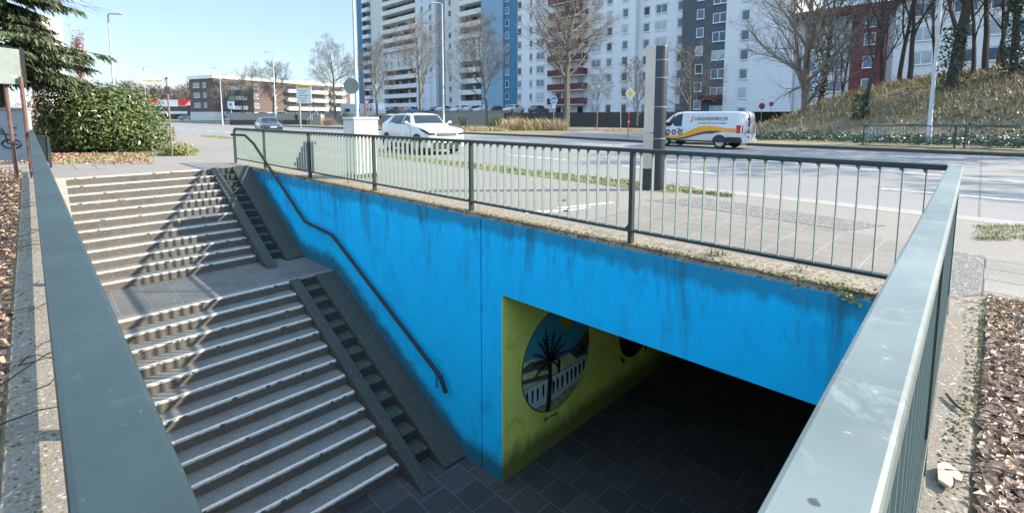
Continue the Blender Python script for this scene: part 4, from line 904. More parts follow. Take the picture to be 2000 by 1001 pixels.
def car(name,label,loc,rz,paintm,H=1.45,L=4.35,W=1.78,suv=False,group=None,scale=1,simple=False):
    t=thing(name,label,"car",loc,rz,group); t.scale=(scale,)*3; h=L/2; w=W/2; k=H/1.45
    hood=.98*k if suv else .90*k; belt=1.02*k if suv else .93*k; cl=.24 if suv else .19
    st=[[-h,.45,.80*k,.82*k,w*.80,w*.82,w*.70],[-h+.06,.33,belt-.03,belt+.03,w*.90,w*.90,w*.72],[-h+.28,cl+.02,belt+.0,belt+.19*k,w*.96,w*.95,w*.70],[-h+.75,cl,belt,H-.10,w*.99,w*.98,w*.66],[-h+1.15,cl,belt,H-.015,w,w,w*.66],[-.1,cl,belt-.02,H,w,w,w*.68],[.45,cl,belt-.04,H-.05,w,w,w*.69],[h-1.28,cl,hood,hood+.05,w,w*.97,w*.80],[h-.75,cl,hood-.06,hood-.01,w*.99,w*.95,w*.74],[h-.25,cl+.01,hood-.16,hood-.09,w*.95,w*.92,w*.66],[h-.05,.30,hood-.26,hood-.20,w*.88,w*.84,w*.6],[h,.42,hood-.36,hood-.30,w*.78,w*.76,w*.55]]
    if suv: st[-3:]=[[h-.25,cl+.01,hood-.13,hood-.07,w*.98,w*.96,w*.80],[h-.06,.28,hood-.20,hood-.14,w*.95,w*.92,w*.80],[h,.36,hood-.27,hood-.21,w*.86,w*.85,w*.76]]
    b=MB(); loft(b,dense(st)); b.build("body",M[paintm],t,True)
    for s in (-1,1):
        side_glass(st,None,[(-h+.95,.08),(-.02,.06)],[(-h+1.12,.93),(-.02,.95)],s,t); side_glass(st,None,[(.06,.06),(h-1.5,.10)],[(.06,.95),(.42,.93)],s,t)
    xa,xb=.52,h-1.33; A=interp(st,xa);B=interp(st,xb); o=.012
    MB().poly([(xb,-B[6]*.93,B[3]+.02),(xb,B[6]*.93,B[3]+.02),(xa,A[6]*.88,A[3]+.016+o),(xa,-A[6]*.88,A[3]+.016+o)]).build("windscreen",M['carglass'],t)
    xa,xb=-h+.34,-h+.72; A=interp(st,xa);B=interp(st,xb)
    MB().poly([(xa,A[6]*.85,A[3]+.02),(xa,-A[6]*.85,A[3]+.02),(xb,-B[6]*.85,B[3]+.025),(xb,B[6]*.85,B[3]+.025)]).build("rear_window",M['carglass'],t)
    r=.335*k if suv else .315
    for x in (h-.83,-h+.80):
        for s in (-1,1): arch(t,x,w+.004,r,s); wheel(t,x,s*(w-.085),r,s)
    if simple: return t
    for s in (-1,1):
        q=interp(st,h-.28); z=q[2]-.04
        MB().hexa([(h-.62,s*w*.935,z+.02),(h-.2,s*w*.86,z-.07),(h-.09,s*w*.56,z-.12),(h-.5,s*w*.70,z+.0)],[(h-.64,s*w*.935,z+.07),(h-.2,s*w*.86,z+.02),(h-.07,s*w*.56,z-.05),(h-.5,s*w*.70,z+.055)]).build("headlight",M['lampglass'],t)
        MB().box(-h-.005,-h+.14,min(s*w*.60,s*w*.93),max(s*w*.60,s*w*.93),belt-.14,belt+.02).build("tail_light",M['redlamp'],t)
        m=MB(); m.lathe([(.001,-.10),(.045,-.08),(.062,-.02),(.062,.04),(.04,.08),(.001,.10)],10,M=Matrix.Translation((h-1.45,s*(w+.13),belt+.10))@Matrix.Rotation(R_(90),4,'X')); m.box(h-1.5,h-1.42,min(s*(w-.03),s*(w+.06)),max(s*(w-.03),s*(w+.06)),belt+.03,belt+.07); m.build("mirror",M[paintm],t,True)
        MB().box(-h+1.2,h-1.3,s*w-.012+.008*s,s*w+.012+.004*s,cl-.04,cl+.17).build("sill_trim",M['blackplast'],t)
        g_=MB()
        for x_ in (.02,h-1.36): 
            q_=interp(st,x_); g_.quad((x_,s*(q_[4]+.004),.42),(x_+.014,s*(q_[4]+.004),.42),(x_+.014,s*(q_[5]+.006),q_[2]-.04),(x_,s*(q_[5]+.006),q_[2]-.04))
        g_.build("door_gaps",M['blackplast'],t)
        MB().box(-.035,.0,s*w*.99-.008,s*w*.99+.012,belt-.14,belt-.11).build("door_handle",M['blackplast'],t)
        if suv: MB().tube([(-h+.8,s*w*.6,H-.06),(-h+1.1,s*w*.62,H+.02),(.1,s*w*.64,H+.03),(.5,s*w*.64,H-.02)],.018,6).build("roof_rail",M['blackplast'],t)
    z=hood-.36
    MB().hexa([(h-.45,-w*.99,.18),(h-.45,w*.99,.18),(h+.02,w*.72,.22),(h+.02,-w*.72,.22)],[(h-.45,-w*.985,.36),(h-.45,w*.985,.36),(h+.026,w*.74,.50),(h+.026,-w*.74,.50)]).build("lower_grille",M['blackplast'],t); b=MB(); b.box(h-.06,h+.012,-w*.5,w*.5,z-.02,z+.10); b.build("grille",M['blackplast'],t); b=MB(); b.box(h-.05,h+.020,-w*.5,w*.5,z+.01,z+.025); b.box(h-.05,h+.020,-w*.5,w*.5,z+.055,z+.07); b.build("grille_bars",M['rim'],t)
    MB().box(h,h+.03,-.26,.26,.48,.58).build("number_plate",M['plate'],t); MB().box(-h-.03,-h,-.26,.26,.60,.71).build("number_plate",M['plate'],t)
    for s in (-1,1):
        b=MB(); xs_=[h-.66+.085*k for k in range(8)]; P_=[]
        for k,x_ in enumerate(xs_):
            q_=interp(st,x_); y_=q_[5]*1.008+.008; u=min(1,.25+k/5); P_.append((Vector((x_,s*y_,q_[2]-.005-.0*k)),Vector((x_,s*y_,q_[2]-.005-.085*u))))
        e_=Vector((h+.012,s*w*.58,0)); q_=interp(st,h-.02); P_.append((Vector((h+.012,s*w*.84,q_[2]-.01)),Vector((h+.012,s*w*.84,q_[2]-.095)))); P_.append((e_+Vector((0,0,q_[2]-.02)),e_+Vector((0,0,q_[2]-.085))))
        for (a_,b1_),(a2,b2) in zip(P_,P_[1:]): b.quad(a_,a2,b2,b1_)
        b.build('headlight_surround',M['carglass'],t)
    if suv: MB().box(-h-.02,-h+.30,-w*.62,w*.62,H-.09,H-.05).build("rear_spoiler",M[paintm],t)
    return t
p=G(852,304,-.12); hd=math.atan2(-.10,1); f=Vector((math.cos(hd),math.sin(hd),0)); lft_=Vector((-f.y,f.x,0))
car("suv","white compact suv driving along the road behind the railing",p-f*2.15+lft_*.95-rr*.42,hd,'car_white',1.68,4.4,1.84,True)
p=pxd(526,47,-.118); car("hatchback_car","dark blue hatchback coming down the road on the left behind the railing end",p,math.atan2(-.12,1),'car_dark',1.45,4.3,1.78)
# ---- van
vd=math.atan2(.055,-1); f=Vector((math.cos(vd),math.sin(vd),0)); n=Vector((-f.y,f.x,0)); VS=.93
rear=G(1441,292.5,-.12)
van=thing("delivery_van","white panel van with an orange wave stripe and company lettering on its side","van",rear+f*2.45*VS-n*.93*VS,vd); van.scale=(VS,)*3
st=[[-2.55,.50,1.02,1.72,.86,.88,.66],[-2.50,.40,1.04,1.84,.92,.92,.74],[-2.38,.34,1.05,1.895,.945,.945,.79],[-1.5,.32,1.05,1.91,.95,.95,.80],[.6,.32,1.05,1.91,.95,.95,.80],[1.0,.32,1.05,1.88,.95,.95,.79],[1.25,.32,1.05,1.77,.95,.95,.77],[1.95,.32,1.07,1.22,.95,.93,.76],[2.3,.33,.98,1.06,.92,.88,.66],[2.5,.36,.80,.88,.84,.80,.58],[2.57,.45,.66,.72,.74,.7,.5]]
b=MB(); loft(b,dense(st,.15)); b.build("body",M['car_white'],van,True)
for s in (-1,1):
    side_glass(st,None,[(.62,.06),(1.60,.10)],[(.62,.92),(1.12,.92)],s,van)
    wheel(van,1.62,s*.86,.335,s,'rim'); wheel(van,-1.50,s*.86,.335,s,'rim'); arch(van,1.62,.972,.335,s); arch(van,-1.50,.972,.335,s)
    MB().hexa([(-2.56,s*.80,.34),(-1.12,s*.955,.32),(-1.12,s*.966,.32),(-2.54,s*.93,.34)],[(-2.56,s*.82,.60),(-1.9,s*.955,.62),(-1.9,s*.968,.62),(-2.5,s*.95,.62)]).build("bumper_trim",M['blackplast'],van)
    MB().hexa([(-2.575,s*.70,.82),(-2.38,s*.90,.82),(-2.34,s*.966,.82),(-2.52,s*.93,.82)],[(-2.57,s*.72,1.22),(-2.38,s*.88,1.22),(-2.34,s*.962,1.22),(-2.5,s*.91,1.22)]).build("tail_light",M['redlamp'],van)
    MB().box(-1.1,1.25,s*.94-.01,s*.94+.02,.32,.40).build("sill_trim",M['blackplast'],van)
    m=MB(); m.box(1.42,1.56,min(s*.95,s*1.2),max(s*.95,s*1.2),1.12,1.34); m.build("mirror",M['blackplast'],van,bevel=.03)
    MB().box(.70,.86,s*.955-.01,s*.955+.02,.98,1.02).build("door_handle",M['blackplast'],van)
MB().poly([(1.93,-.68,1.25),(1.93,.68,1.25),(1.27,.66,1.80),(1.27,-.66,1.80)]).build("windscreen",M['carglass'],van)
def sy(z): # side surface y at height z
    return .962+.006 if z<1.02 else .945+(.945*1.0-.945)*0+ (-(z-1.05)*(.945*.985-.80-.018)/.80)+.012
YS=lambda z: (.960+.008) if z<=1.05 else .936+.012-(z-1.07)*(.936-.818)/.79
def decal(name,mat,pts,lift=0):
    b=MB(); b.poly([(x,YS(z)+lift,z) for x,z in pts]); return b.build(name,M[mat],van)
def wave(fu,fl,x0,x1,n=26): xs=[x0+(x1-x0)*k/n for k in range(n+1)]; return xs
def wband(name,mat,fu,fl,x0,x1,lift):
    b=MB(); n=30
    for k in range(n):
        xa=x0+(x1-x0)*k/n; xb=x0+(x1-x0)*(k+1)/n; q=[(xa,fu(xa)),(xb,fu(xb)),(xb,fl(xb)),(xa,fl(xa))]; zc=1.02
        b.poly([(x,YS(min(z,1.05))+lift if z<1.05 else YS(z)+lift,z) for x,z in q])
    return b.build(name,M[mat],van)
def cub(xs,zs):
    def F(x):
        if x>=xs[0]: return zs[0]
        for i in range(len(xs)-1):
            if xs[i]>=x>=xs[i+1]:
                t=(xs[i]-x)/(xs[i]-xs[i+1]); return zs[i]+(zs[i+1]-zs[i])*t*t*(3-2*t)
        return zs[-1]
    return F
fu=cub([2.2,1.0,-.75,-2.4],[.58,.60,1.17,1.03]); fl=cub([2.2,.95,-1.1,-2.38],[.50,.47,.92,.87])
fd=cub([2.2,.8,-.9,-1.9],[.47,.42,.76,.93])
wband("charcoal_stripe",'charcoal',lambda x:fl(x)+.01,fd,2.1,-1.85,.002); wband("orange_stripe",'orange',fu,fl,2.1,-2.36,.005)
def vm(x,z,lift=.006): # text frame on the left side: text x runs toward the rear
    return Matrix(((-1,0,0,x),(0,-.0,1,YS(z)+lift),(0,1,0,z),(0,0,0,1)))
tl=math.atan2(.118,.79)
def vmt(x,z): return Matrix.Translation((x,YS(z)+.006,z))@Matrix.Rotation(tl,4,'X')@Matrix(((-1,0,0,0),(0,0,1,0),(0,1,0,0),(0,0,0,1)))
text("lettering","UNGHEINRICH",.27,M['ink'],van,vmt(-.95,1.525),.002,.22,.001,wid=1.76); text("lettering_initial","J",.36,M['redink'],van,vmt(.06,1.54),.002,.22,.004)
b=MB()
text("tagline","Der Experte für Ihre Intralogistik",.085,M['ink'],van,vmt(-1.05,1.315),.002,.15,.002,wid=1.5)
b=MB()
for k,x in enumerate((1.42,1.05,.68)): b.disc((x,.974,.80),(1,0,0),(0,0,1),.145,20)
b.build("round_badge",M['ink'],van)
for x in (1.42,1.05,.68):
    b=MB()
    for (dx,dz_,w_,h_) in ((-.05,-.03,.10,.05),(.03,.03,.07,.05),(-.03,.05,.05,.03),(.02,-.07,.12,.02)): b.poly([(x+dx-w_/2,.977,.80+dz_-h_/2),(x+dx-w_/2,.977,.80+dz_+h_/2),(x+dx+w_/2,.977,.80+dz_+h_/2),(x+dx+w_/2,.977,.80+dz_-h_/2)])
    b.build("badge_pictogram",M['plate'],van)
XR=-2.575
def rbox(name,mat,y0,y1,z0,z1,x=-.008): return MB().box(XR+x-.012-(1.1-z0)*.02*0,XR+.10,y0,y1,z0,z1).build(name,M[mat],van)
rbox("number_plate",'plate',-.1,.42,.68,.79,-.01); rbox("plate_recess",'blackplast',-.15,.47,.79,.83,-.012); rbox("rear_bumper",'car_white',-.8,.8,.36,.50,-.05); rbox("door_handle",'blackplast',.02,.3,.90,.94,-.01)
rbox("orange_sign_film",'orange',-.20,.20,1.60,1.70,.05); rbox("dark_sign_film",'ink',-.18,.18,1.48,1.56,.03)
b=MB()
for i in range(3):
    for j in range(3): b.box(XR-.004,XR+.1,-.17+i*.13,-.11+i*.13,1.18+j*.10,1.22+j*.10)
b.build("pictogram_rows",M['ink'],van)
MB().box(XR-.008,XR+.06,-.006,.006,.52,1.75).build("door_gap",M['blackplast'],van)
MB().box(.55,.575,.955,.9715,.42,1.06).build("door_gap",M['zinc_d'],van)
MB().tube([(.95,0,1.89),(1.0,0,2.25)],.008,5).build("aerial",M['blackplast'],van)
# ---- parked cars on the terrace (px, depth, paint, height, label)
PK=[(770,98,'car_grey',1.4,"dark grey parked car left of the twiggy shrub on the car park"),(808,100,'car_blue',1.45,"light blue parked car behind the forked tree trunk"),(850,96,'car_grey',1.42,"dark parked car beside the dry shrub on the car park"),(872,95,'car_silver',1.5,"silver parked car behind the grey wall left of the white ones"),(900,93,'car_white',1.62,"tall white parked car gleaming in the sun on the car park"),(924,93,'car_silver',1.45,"silver parked car between the two white ones"),(945,92,'car_white',1.5,"white parked car left of the straight tree trunk"),(972,94,'car_dark',1.45,"dark blue parked car behind the green bush"),(1003,88,'car_white',1.5,"white parked car at the right end of the car park row"),(1052,86,'car_grey',1.4,"dark parked car by the white block's base"),(480,122,'car_blue',1.6,"light blue parked car before the brown block"),(520,120,'car_silver',1.5,"silver parked car beside the lamp post at the brown block"),(556,118,'car_white',1.5,"white parked car right of the lamp post at the brown block"),(455,124,'car_silver',1.75,"silver grey parked car left of the light blue one"),(368,150,'car_blue',1.7,"pale blue parked car before the shops")]
protos={}
for i,(px,d,pm,h,l) in enumerate(PK):
    z=1.905 if px>700 else .9; ang=R_(90)+(.08 if i%2 else 3.2) if px>700 else R_(60); loc=pxd(px,d,z if px>400 else .1)
    key=pm
    if key not in protos: protos[key]=car("parked_car",l,loc,ang,pm,h,group="cars parked beyond the road",simple=True)
    else: dup(protos[key],l,loc,ang,"cars parked beyond the road")
# ---- caravan and motorhome
def caravan(name,label,loc,rz,L,H,alc=False):
    t=thing(name,label,"caravan",loc,rz); w=1.1; pr=[(-L/2,.45),(L/2-.2,.45),(L/2,.9),(L/2-.1,1.6),(L/2-.75,H-.05),(L/2-1.0,H),(-L/2+.2,H),(-L/2,H-.3)]
    if alc: pr=[(-L/2,.45),(L/2,.45),(L/2+.1,1.0),(L/2-.5,1.3),(L/2-.1,1.9),(L/2-.3,H-.15),(L/2-.9,H),(-L/2+.2,H),(-L/2,H-.3)]
    MB().prism([(x,-w,z) for x,z in pr],(0,2*w,0)).build("body",M['car_white'],t,bevel=.08)
    for s in (-1,1):
        for x in (-L*.25,L*.12): MB().box(x-.45,x+.45,s*w-.02,s*w+.02,1.35,1.95).build("window",M['carglass'],t)
        wheel(t,-.3,s*(w-.12),.31,s); MB().box(-L/2+.2,L/2-.6,s*w-.008,s*w+.008,.85,.93).build("side_stripe",M['car_blue'],t)
    return t
caravan("caravan","white caravan parked behind the lamp post and the cabinet",pxd(735,92,1.0),R_(-12),5.6,2.75); caravan("motorhome","white motorhome parked left of the caravan",pxd(694,96,.9),R_(60),5.0,2.9,True)
# ================================================================= STREET FURNITURE
def lamp(label,base,h,heads,rad=.085,grp="street lamps",mat='zinc',arm=.5):
    t=thing("street_lamp",label,"street lamp",base,0,grp)
    MB().tube([(0,0,-.15),(0,0,.9),(0,0,.95),(0,0,h)],[rad,rad,rad*.78,rad*.45],10).build("pole",M[mat],t,True)
    for hd in heads:
        d=(rr*hd).normalized(); e=d*arm+Vector((0,0,h+.10))
        MB().tube([(0,0,h-.02),d*arm*.4+Vector((0,0,h+.06)),e],rad*.4,6).build("arm",M[mat],t)
        m=Matrix.Translation(e)@d.to_track_quat('X','Z').to_matrix().to_4x4()
        b=MB(); b.hexa([m@Vector(p) for p in ((-.15,-.12,-.05),(.75,-.15,-.05),(.75,.15,-.05),(-.15,.12,-.05))],[m@Vector(p) for p in ((-.1,-.06,.08),(.6,-.07,.09),(.6,.07,.09),(-.1,.06,.08))]); lh_=b.build("lamp_head",M[mat],t,bevel=.02)
        b=MB(); b.box(.1,.65,-.10,.10,-.075,-.052,m); b.build("diffuser",M['lampglass'],lh_)
    return t
def zt(py,d): return dz(py,d)
lamp("tall street lamp behind the laurel bush",pxd(231,33),zt(30,33),[1],.10,arm=.25)
lamp("street lamp at the left end of the brown block",pxd(437,76,.1),zt(134,76)-.1,[-1],.11)
lamp("street lamp before the middle of the brown block",pxd(541,66,.1),zt(103,66)-.1,[-1],.11)
lamp("street lamp rising behind the white control cabinet past the top of the picture",pxd(699,21.5),9.5,[-1],.105)
lamp("street lamp in front of the tower between two bare trees",pxd(867,54,.0),zt(8,54),[-1],.13)
lamp("pale grey street lamp at the foot of the wooded hill",Vector((onY(1814,262,32.0).x,32.0,0)),9.5,[-1],.125,mat='zinc')
lamp("twin armed street lamp far down the road",pxd(291,120),zt(132,120),[-1,1],.14,arm=.7)
lamp("distant thin lamp left of the twin armed lamp",pxd(267,150),zt(163,150),[1],.13,arm=.3)
lamp("distant twin armed lamp just right of the tall lamp post",pxd(237,140),zt(152,140),[-1,1],.13,arm=.7)
# ---- street name sign
M['cream']=plain("cream_sign_plate",(.62,.58,.42),.5,0,.08,3); M['brownpost']=plain("weathered_brown_post",(.19,.14,.10),.7,0,.25,5); M['yellow']=plain("yellow_sign_face",(.80,.48,.02),.5,0,.06,3); M['signback']=plain("grey_sign_back",(.20,.235,.215),.55,.2,.15,3); M['signblue']=plain("blue_sign_face",(.05,.25,.55),.5,0,.06,3)
d0=17.2; sgn=thing("street_name_sign","cream street name plate on a thin brown post beside the laurel bush","sign",pxd(335,d0)); H0=zt(153,d0)
MB().tube([(0,0,-.1),(-.03,0,H0*.5),(-.10*0-.12,.0,H0)],.027,8).build("post",M['brownpost'],sgn); lx=rr
def plate_m(c,xd): 
    xd=xd.normalized(); nz=xd.cross(UP).normalized(); return Matrix(((xd.x,0,nz.x,c.x),(xd.y,0,nz.y,c.y),(xd.z,1,nz.z,c.z),(0,0,0,1)))
pm=plate_m(Vector((-.12,0,H0-.10))-lx*.34-fh*.16,lx+fh*.5)
MB().box(-.36,.32,-.075,.075,-.012,.012,pm).build("name_plate",M['cream'],sgn); text("lettering","Friedrichstr.",.115,M['ink'],sgn,pm@Matrix.Translation((0,0,.0135)),.001,0,0,wid=.56)
MB().tube([Vector((-.12,0,H0-.03)),Vector((-.12,0,H0+.03))],.042,8).build("cap",M['blackplast'],sgn); MB().box(-.17,-.03,-.07,.07,H0*.5+.85,H0*.5+1.08).build("clamp",M['blackplast'],sgn)
# ---- sign panel seen from the back
sp=thing("sign_panel","back of a grey sign panel on two red brown posts beside the planting","sign",pxd(45,10.6))
q=[onY(33,340,0)]; 
def dpt(px,py,d): return at(px,py,d)-Vector(sp.location)
D1,D2=11.0,11.1
zb1=lambda d:-.05
for (pa,pb,d) in (((4,118),(33,340),D1),((40,150),(60,318),D2)):
    top=dpt(pa[0],pa[1],d); bt=dpt(pb[0],pb[1],d); bt=bt+(bt-top)*((-.1-bt.z)/(bt.z-top.z)) if abs(bt.z-top.z)>.01 else bt
    MB().tube([bt,top],.037,8).build("post",M['rust'],sp)
c1=dpt(37,97,11.2); c2=dpt(43,166,11.2); c0=dpt(-60,95,10.3); nn=(c1-c0).cross(UP).normalized()*.03
z1=c1.z; z0=c2.z
b=MB(); b.prism([Vector((c0.x,c0.y,z0)),Vector((c1.x,c1.y,z0)),Vector((c1.x,c1.y,z1)),Vector((c0.x,c0.y,z1))],-nn if nn.dot(fh)<0 else nn); b.build("board",M['signback'],sp,bevel=.01)
e=Vector((c1.x,c1.y,0)); b=MB(); dd=(c1-c0).normalized(); dd.z=0
b.prism([e+Vector((0,0,z0+.05)),e+fh*.09+Vector((0,0,z0+.10)),e+fh*.09+Vector((0,0,z1+.02)),e+Vector((0,0,z1+.06))],dd*.02); b.build("edge_panel",M['rail_dark'],sp)
pl=c1*.82+c0*.18; b=MB(); pp=Vector((pl.x,pl.y,z0+.14))-fh*.035; b.prism([pp,pp+dd*.09,pp+dd*.09+Vector((0,0,.06)),pp+Vector((0,0,.06))],fh*.01); b.build("sticker",M['plate'],sp)
# ---- pale wall panel with a bicycle pictogram
bw=thing("low_wall","pale low wall with a dark bicycle painted on it behind the sign posts","wall",pxd(28,15))
M['palewall']=plain("pale_painted_wall",(.26,.30,.32),.8,0,.15,1.5)
hz=zt(215,15); MB().box(-2.4,.50,-.1,.1,-.1,hz,Matrix.Rotation(R_(45),4,'Z')).build("wall_body",M['palewall'],bw); MB().box(-2.45,.53,-.14,.14,hz+.002,hz+.06,Matrix.Rotation(R_(45),4,'Z')).build("coping",M['kerb'],bw)
RM=Matrix.Rotation(R_(45),4,'Z'); 
def bp(px,py): return Vector(((px-28)/FPX*15,-.106,zt(py,15)))
b=MB(); cw=bp(29,281)
b.tube([RM@(cw+Vector((.30*math.cos(a),0,.135*math.sin(a)))) for a in [2*math.pi*k/28 for k in range(29)]],.024,5)
for pth in (((8,254),(18,262),(22,280)),((16,262),(40,264)),((12,250),(18,262)),((22,280),(42,282)),((30,250),(42,250)),((0,258),(12,262))):
    b.tube([RM@bp(*p_) for p_ in pth],.018,5)
b.build("bicycle_pictogram",M['ink'],bw)
# ---- control cabinet
cb=thing("control_cabinet","white ribbed electrical control cabinet behind the railing","cabinet",G(690,350)*.0)
ca=G(667,341); cbm=G(695,349.5); cc=G(738,343.5)
M['cabinet']=plain("pale_cabinet_paint",(.58,.58,.57),.55,0,.08,2); M['cabinet_s']=M['cabinet']
cb.location=cbm; ex=Vector((1,.02,0)); ey=Vector((-.02,1,0)); Wd,Dp=.80,.62
hc=zt(229,(cbm.dot(fh)))
lx0=-.52; 
MB().box(lx0,.0,0,.60,.10,hc-.06).build("body",M['cabinet'],cb,bevel=.008); MB().box(lx0-.02,.02,-.02,.62,hc-.056,hc).build("roof",M['cabinet'],cb,bevel=.008); MB().box(lx0+.01,-.01,.01,.59,-.05,.097).build("plinth",M['conc_dark'],cb)
b=MB()
for i in range(7): b.box(.0035,.009,.04+i*.078,.075+i*.078,.16,hc-.1)
b.build("ribs",M['cabinet'],cb)
MB().box(lx0+.03,-.03,-.016,-.003,.13,hc-.1).build("door",M['cabinet'],cb); MB().box(-.10,-.07,-.03,-.0165,hc*.5,hc*.5+.12).build("handle",M['blackplast'],cb)
# ---- round sign seen from behind, on the lamp post
sb=G(697,243); dd_=20.9; rs=thing("round_sign","round traffic sign seen from behind fixed to the lamp post above the cabinet","sign",pxd(690,dd_,zt(168,dd_)))
b=MB(); b.lathe([(.33,-.012),(.335,0),(.33,.012)],28,M=Matrix.Rotation(R_(45),4,'Z')@Matrix.Rotation(R_(90),4,'X')); b.build("disc",M['signback'],rs); MB().box(-.03,.03,.014,.3,-.03,.03,Matrix.Rotation(R_(45),4,'Z')).build("bracket",M['zinc_d'],rs)
# ---- brown pointer sign
ds=31; pg=thing("pointer_sign","brown pointer sign with a white tip on a brown post behind the cabinet","sign",pxd(716,ds)); hp=zt(163,ds)
MB().tube([(0,0,-.1),(-.13,0,hp)],.05,8).build("post",M['rust'],pg); m=plate_m(Vector((-.13,0,hp-.22))+lx*.42,lx+Vector((0,0,.10))); MB().box(-.34,.30,-.12,.12,-.015,.015,m).build("board",M['brownpost'],pg); MB().box(.304,.37,-.14,.14,-.016,.016,m).build("tip",M['plate'],pg)
b=MB()
for k in range(3): b.box(-.30,.24-.1*(k%2),-.075+k*.06,-.05+k*.06,.0155,.017,m)
b.build("lettering",M['cream'],pg)
gw=thing("give_way_sign","small red edged triangular give way sign beside the caravan","sign",pxd(719,60,.8)); hg=zt(208,60)-.8
MB().tube([(0,0,-.8),(0,0,hg+.6)],.035,6).build("post",M['zinc'],gw); m=plate_m(Vector((0,0,hg+.45))-fh*.06,lx)
b=MB(); b.poly([m@Vector((0,-.42,0)),m@Vector((.42,.33,0)),m@Vector((-.42,.33,0))]); b.build("red_border",M['red'],gw); b=MB(); b.poly([m@Vector((0,-.24,.006)),m@Vector((.26,.23,.006)),m@Vector((-.26,.23,.006))]); b.build("white_field",M['plate'],gw)
# ---- direction board with a yellow head
db=thing("direction_board","large white direction board with a yellow head panel on posts by the far verge","sign",pxd(597,74,.2)); dB=74; k_=dB/FPX; m=plate_m(Vector((0,0,zt(185,dB)-.2)),lx)
MB().box(-14*k_,15*k_,-17*k_,12*k_,-.05,.05,m).build("board",M['plate'],db); MB().box(-14*k_,15*k_,12.05*k_,19*k_,-.05,.05,m).build("head_panel",M['yellow'],db)
b=MB()
for r_ in range(5): b.box(-9*k_,(4+3*(r_%3))*k_,(-13+5*r_)*k_,(-11.6+5*r_)*k_,.052,.056,m)
for r_ in (1,4): b.box(-12*k_,-10.6*k_,(-12+5*r_)*k_,(-9.6+5*r_)*k_,.052,.056,m)
b.box(-10*k_,10*k_,14*k_,16.6*k_,.052,.056,m); b.build("lettering",M['zinc_d'],db)
for x in (-10,11): MB().tube([m@Vector((x*k_,-17.05*k_,0)),m@Vector((x*k_,-17.05*k_,0))-Vector((0,0,zt(202,dB)-.1))],.08,6).build("post",M['zinc_d'],db)
sg=thing("bollard_post","slim grey sign post standing on the far grass verge","post",pxd(589,58)); MB().tube([(0,0,-.1),(0,0,zt(201,58))],.07,8).build("post_tube",M['zinc'],sg); MB().box(-.1,.1,-.1,.1,zt(201,58)+.003,zt(199,58)+.1).build("cap",M['zinc_d'],sg)
# ---- white info board by the brown block
ib=thing("notice_board","white notice board with a blue round emblem before the brown block","sign",pxd(455,95)); m=plate_m(Vector((0,0,zt(205,95))),lx); k_=95/FPX
MB().box(-6*k_,6*k_,-7*k_,7*k_,-.05,.05,m).build("board",M['plate'],ib); MB().disc(m@Vector((0,.5*k_,.055)),m.to_3x3()@Vector((1,0,0)),m.to_3x3()@Vector((0,1,0)),3*k_,16).build("emblem",M['signblue'],ib); MB().tube([(0,0,-.1),(0,0,zt(212,95))],.06,6).build("post",M['zinc'],ib)
# ---- blue cycle path sign
cs=thing("cycle_path_sign","round blue cycle path sign on a thin post beside the thick trunk","sign",pxd(1081,46)); zc_=zt(196,46); MB().tube([(0,0,-.1),(0,0,zc_+.3)],.035,6).build("post",M['zinc_d'],cs); m=plate_m(Vector((0,0,zc_))-fh*.05,lx)
e1,e2=m.to_3x3()@Vector((1,0,0)),m.to_3x3()@Vector((0,1,0))
MB().disc(m@Vector((0,0,.0)),e1,e2,.34,20,.42).build("rim_plate",M['plate'],cs); MB().disc(m@Vector((0,.02,.006)),e1,e2,.27,20,.34).build("blue_field",M['signblue'],cs); b=MB(); b.disc(m@Vector((-.09,-.05,.01)),e1,e2,.08,10); b.disc(m@Vector((.1,-.05,.01)),e1,e2,.08,10); b.box(-.1,.12,0,.05,.008,.012,m); b.build("bicycle_symbol",M['plate'],cs); MB().box(-.16,.16,-.75,-.45,-.01,.01,m).build("supplementary_plate",M['plate'],cs)
# ---- priority road sign
pr=thing("priority_road_sign","yellow and white diamond priority road sign on a red and white post","sign",G(1226,270)); dpr=Vector(pr.location).dot(fh); zc_=zt(183,dpr)
P0=Vector((0,0,0)); lean=(pxd(1228.5,dpr)-pxd(1226,dpr)); 
MB().tube([(0,0,-.05),lean*.3+Vector((0,0,.62))],.032,8).build("post",M['zinc_d'],pr); MB().tube([lean*.3+Vector((0,0,.62)),lean*.55+Vector((0,0,1.62))],.036,8).build("red_band",M['red'],pr); MB().tube([lean*.40+Vector((0,0,1.0)),lean*.45+Vector((0,0,1.12))],.039,8).build("white_band",M['plate'],pr); MB().tube([lean*.55+Vector((0,0,1.62)),lean+Vector((0,0,zc_))],.032,8).build("post",M['zinc'],pr)
m=plate_m(lean+Vector((0,0,zc_))-fh*.05,lx); 
for nm,s_,mt,l_ in (("white_diamond",.335,'plate',0),("yellow_diamond",.19,'yellow',.006)):
    b=MB(); b.prism([m@Vector((0,-s_*1.3,l_)),m@Vector((s_,0,l_)),m@Vector((0,s_*1.3,l_)),m@Vector((-s_,0,l_))],m.to_3x3()@Vector((0,0,-.01 if l_==0 else .003))); b.build(nm,M[mt],pr)
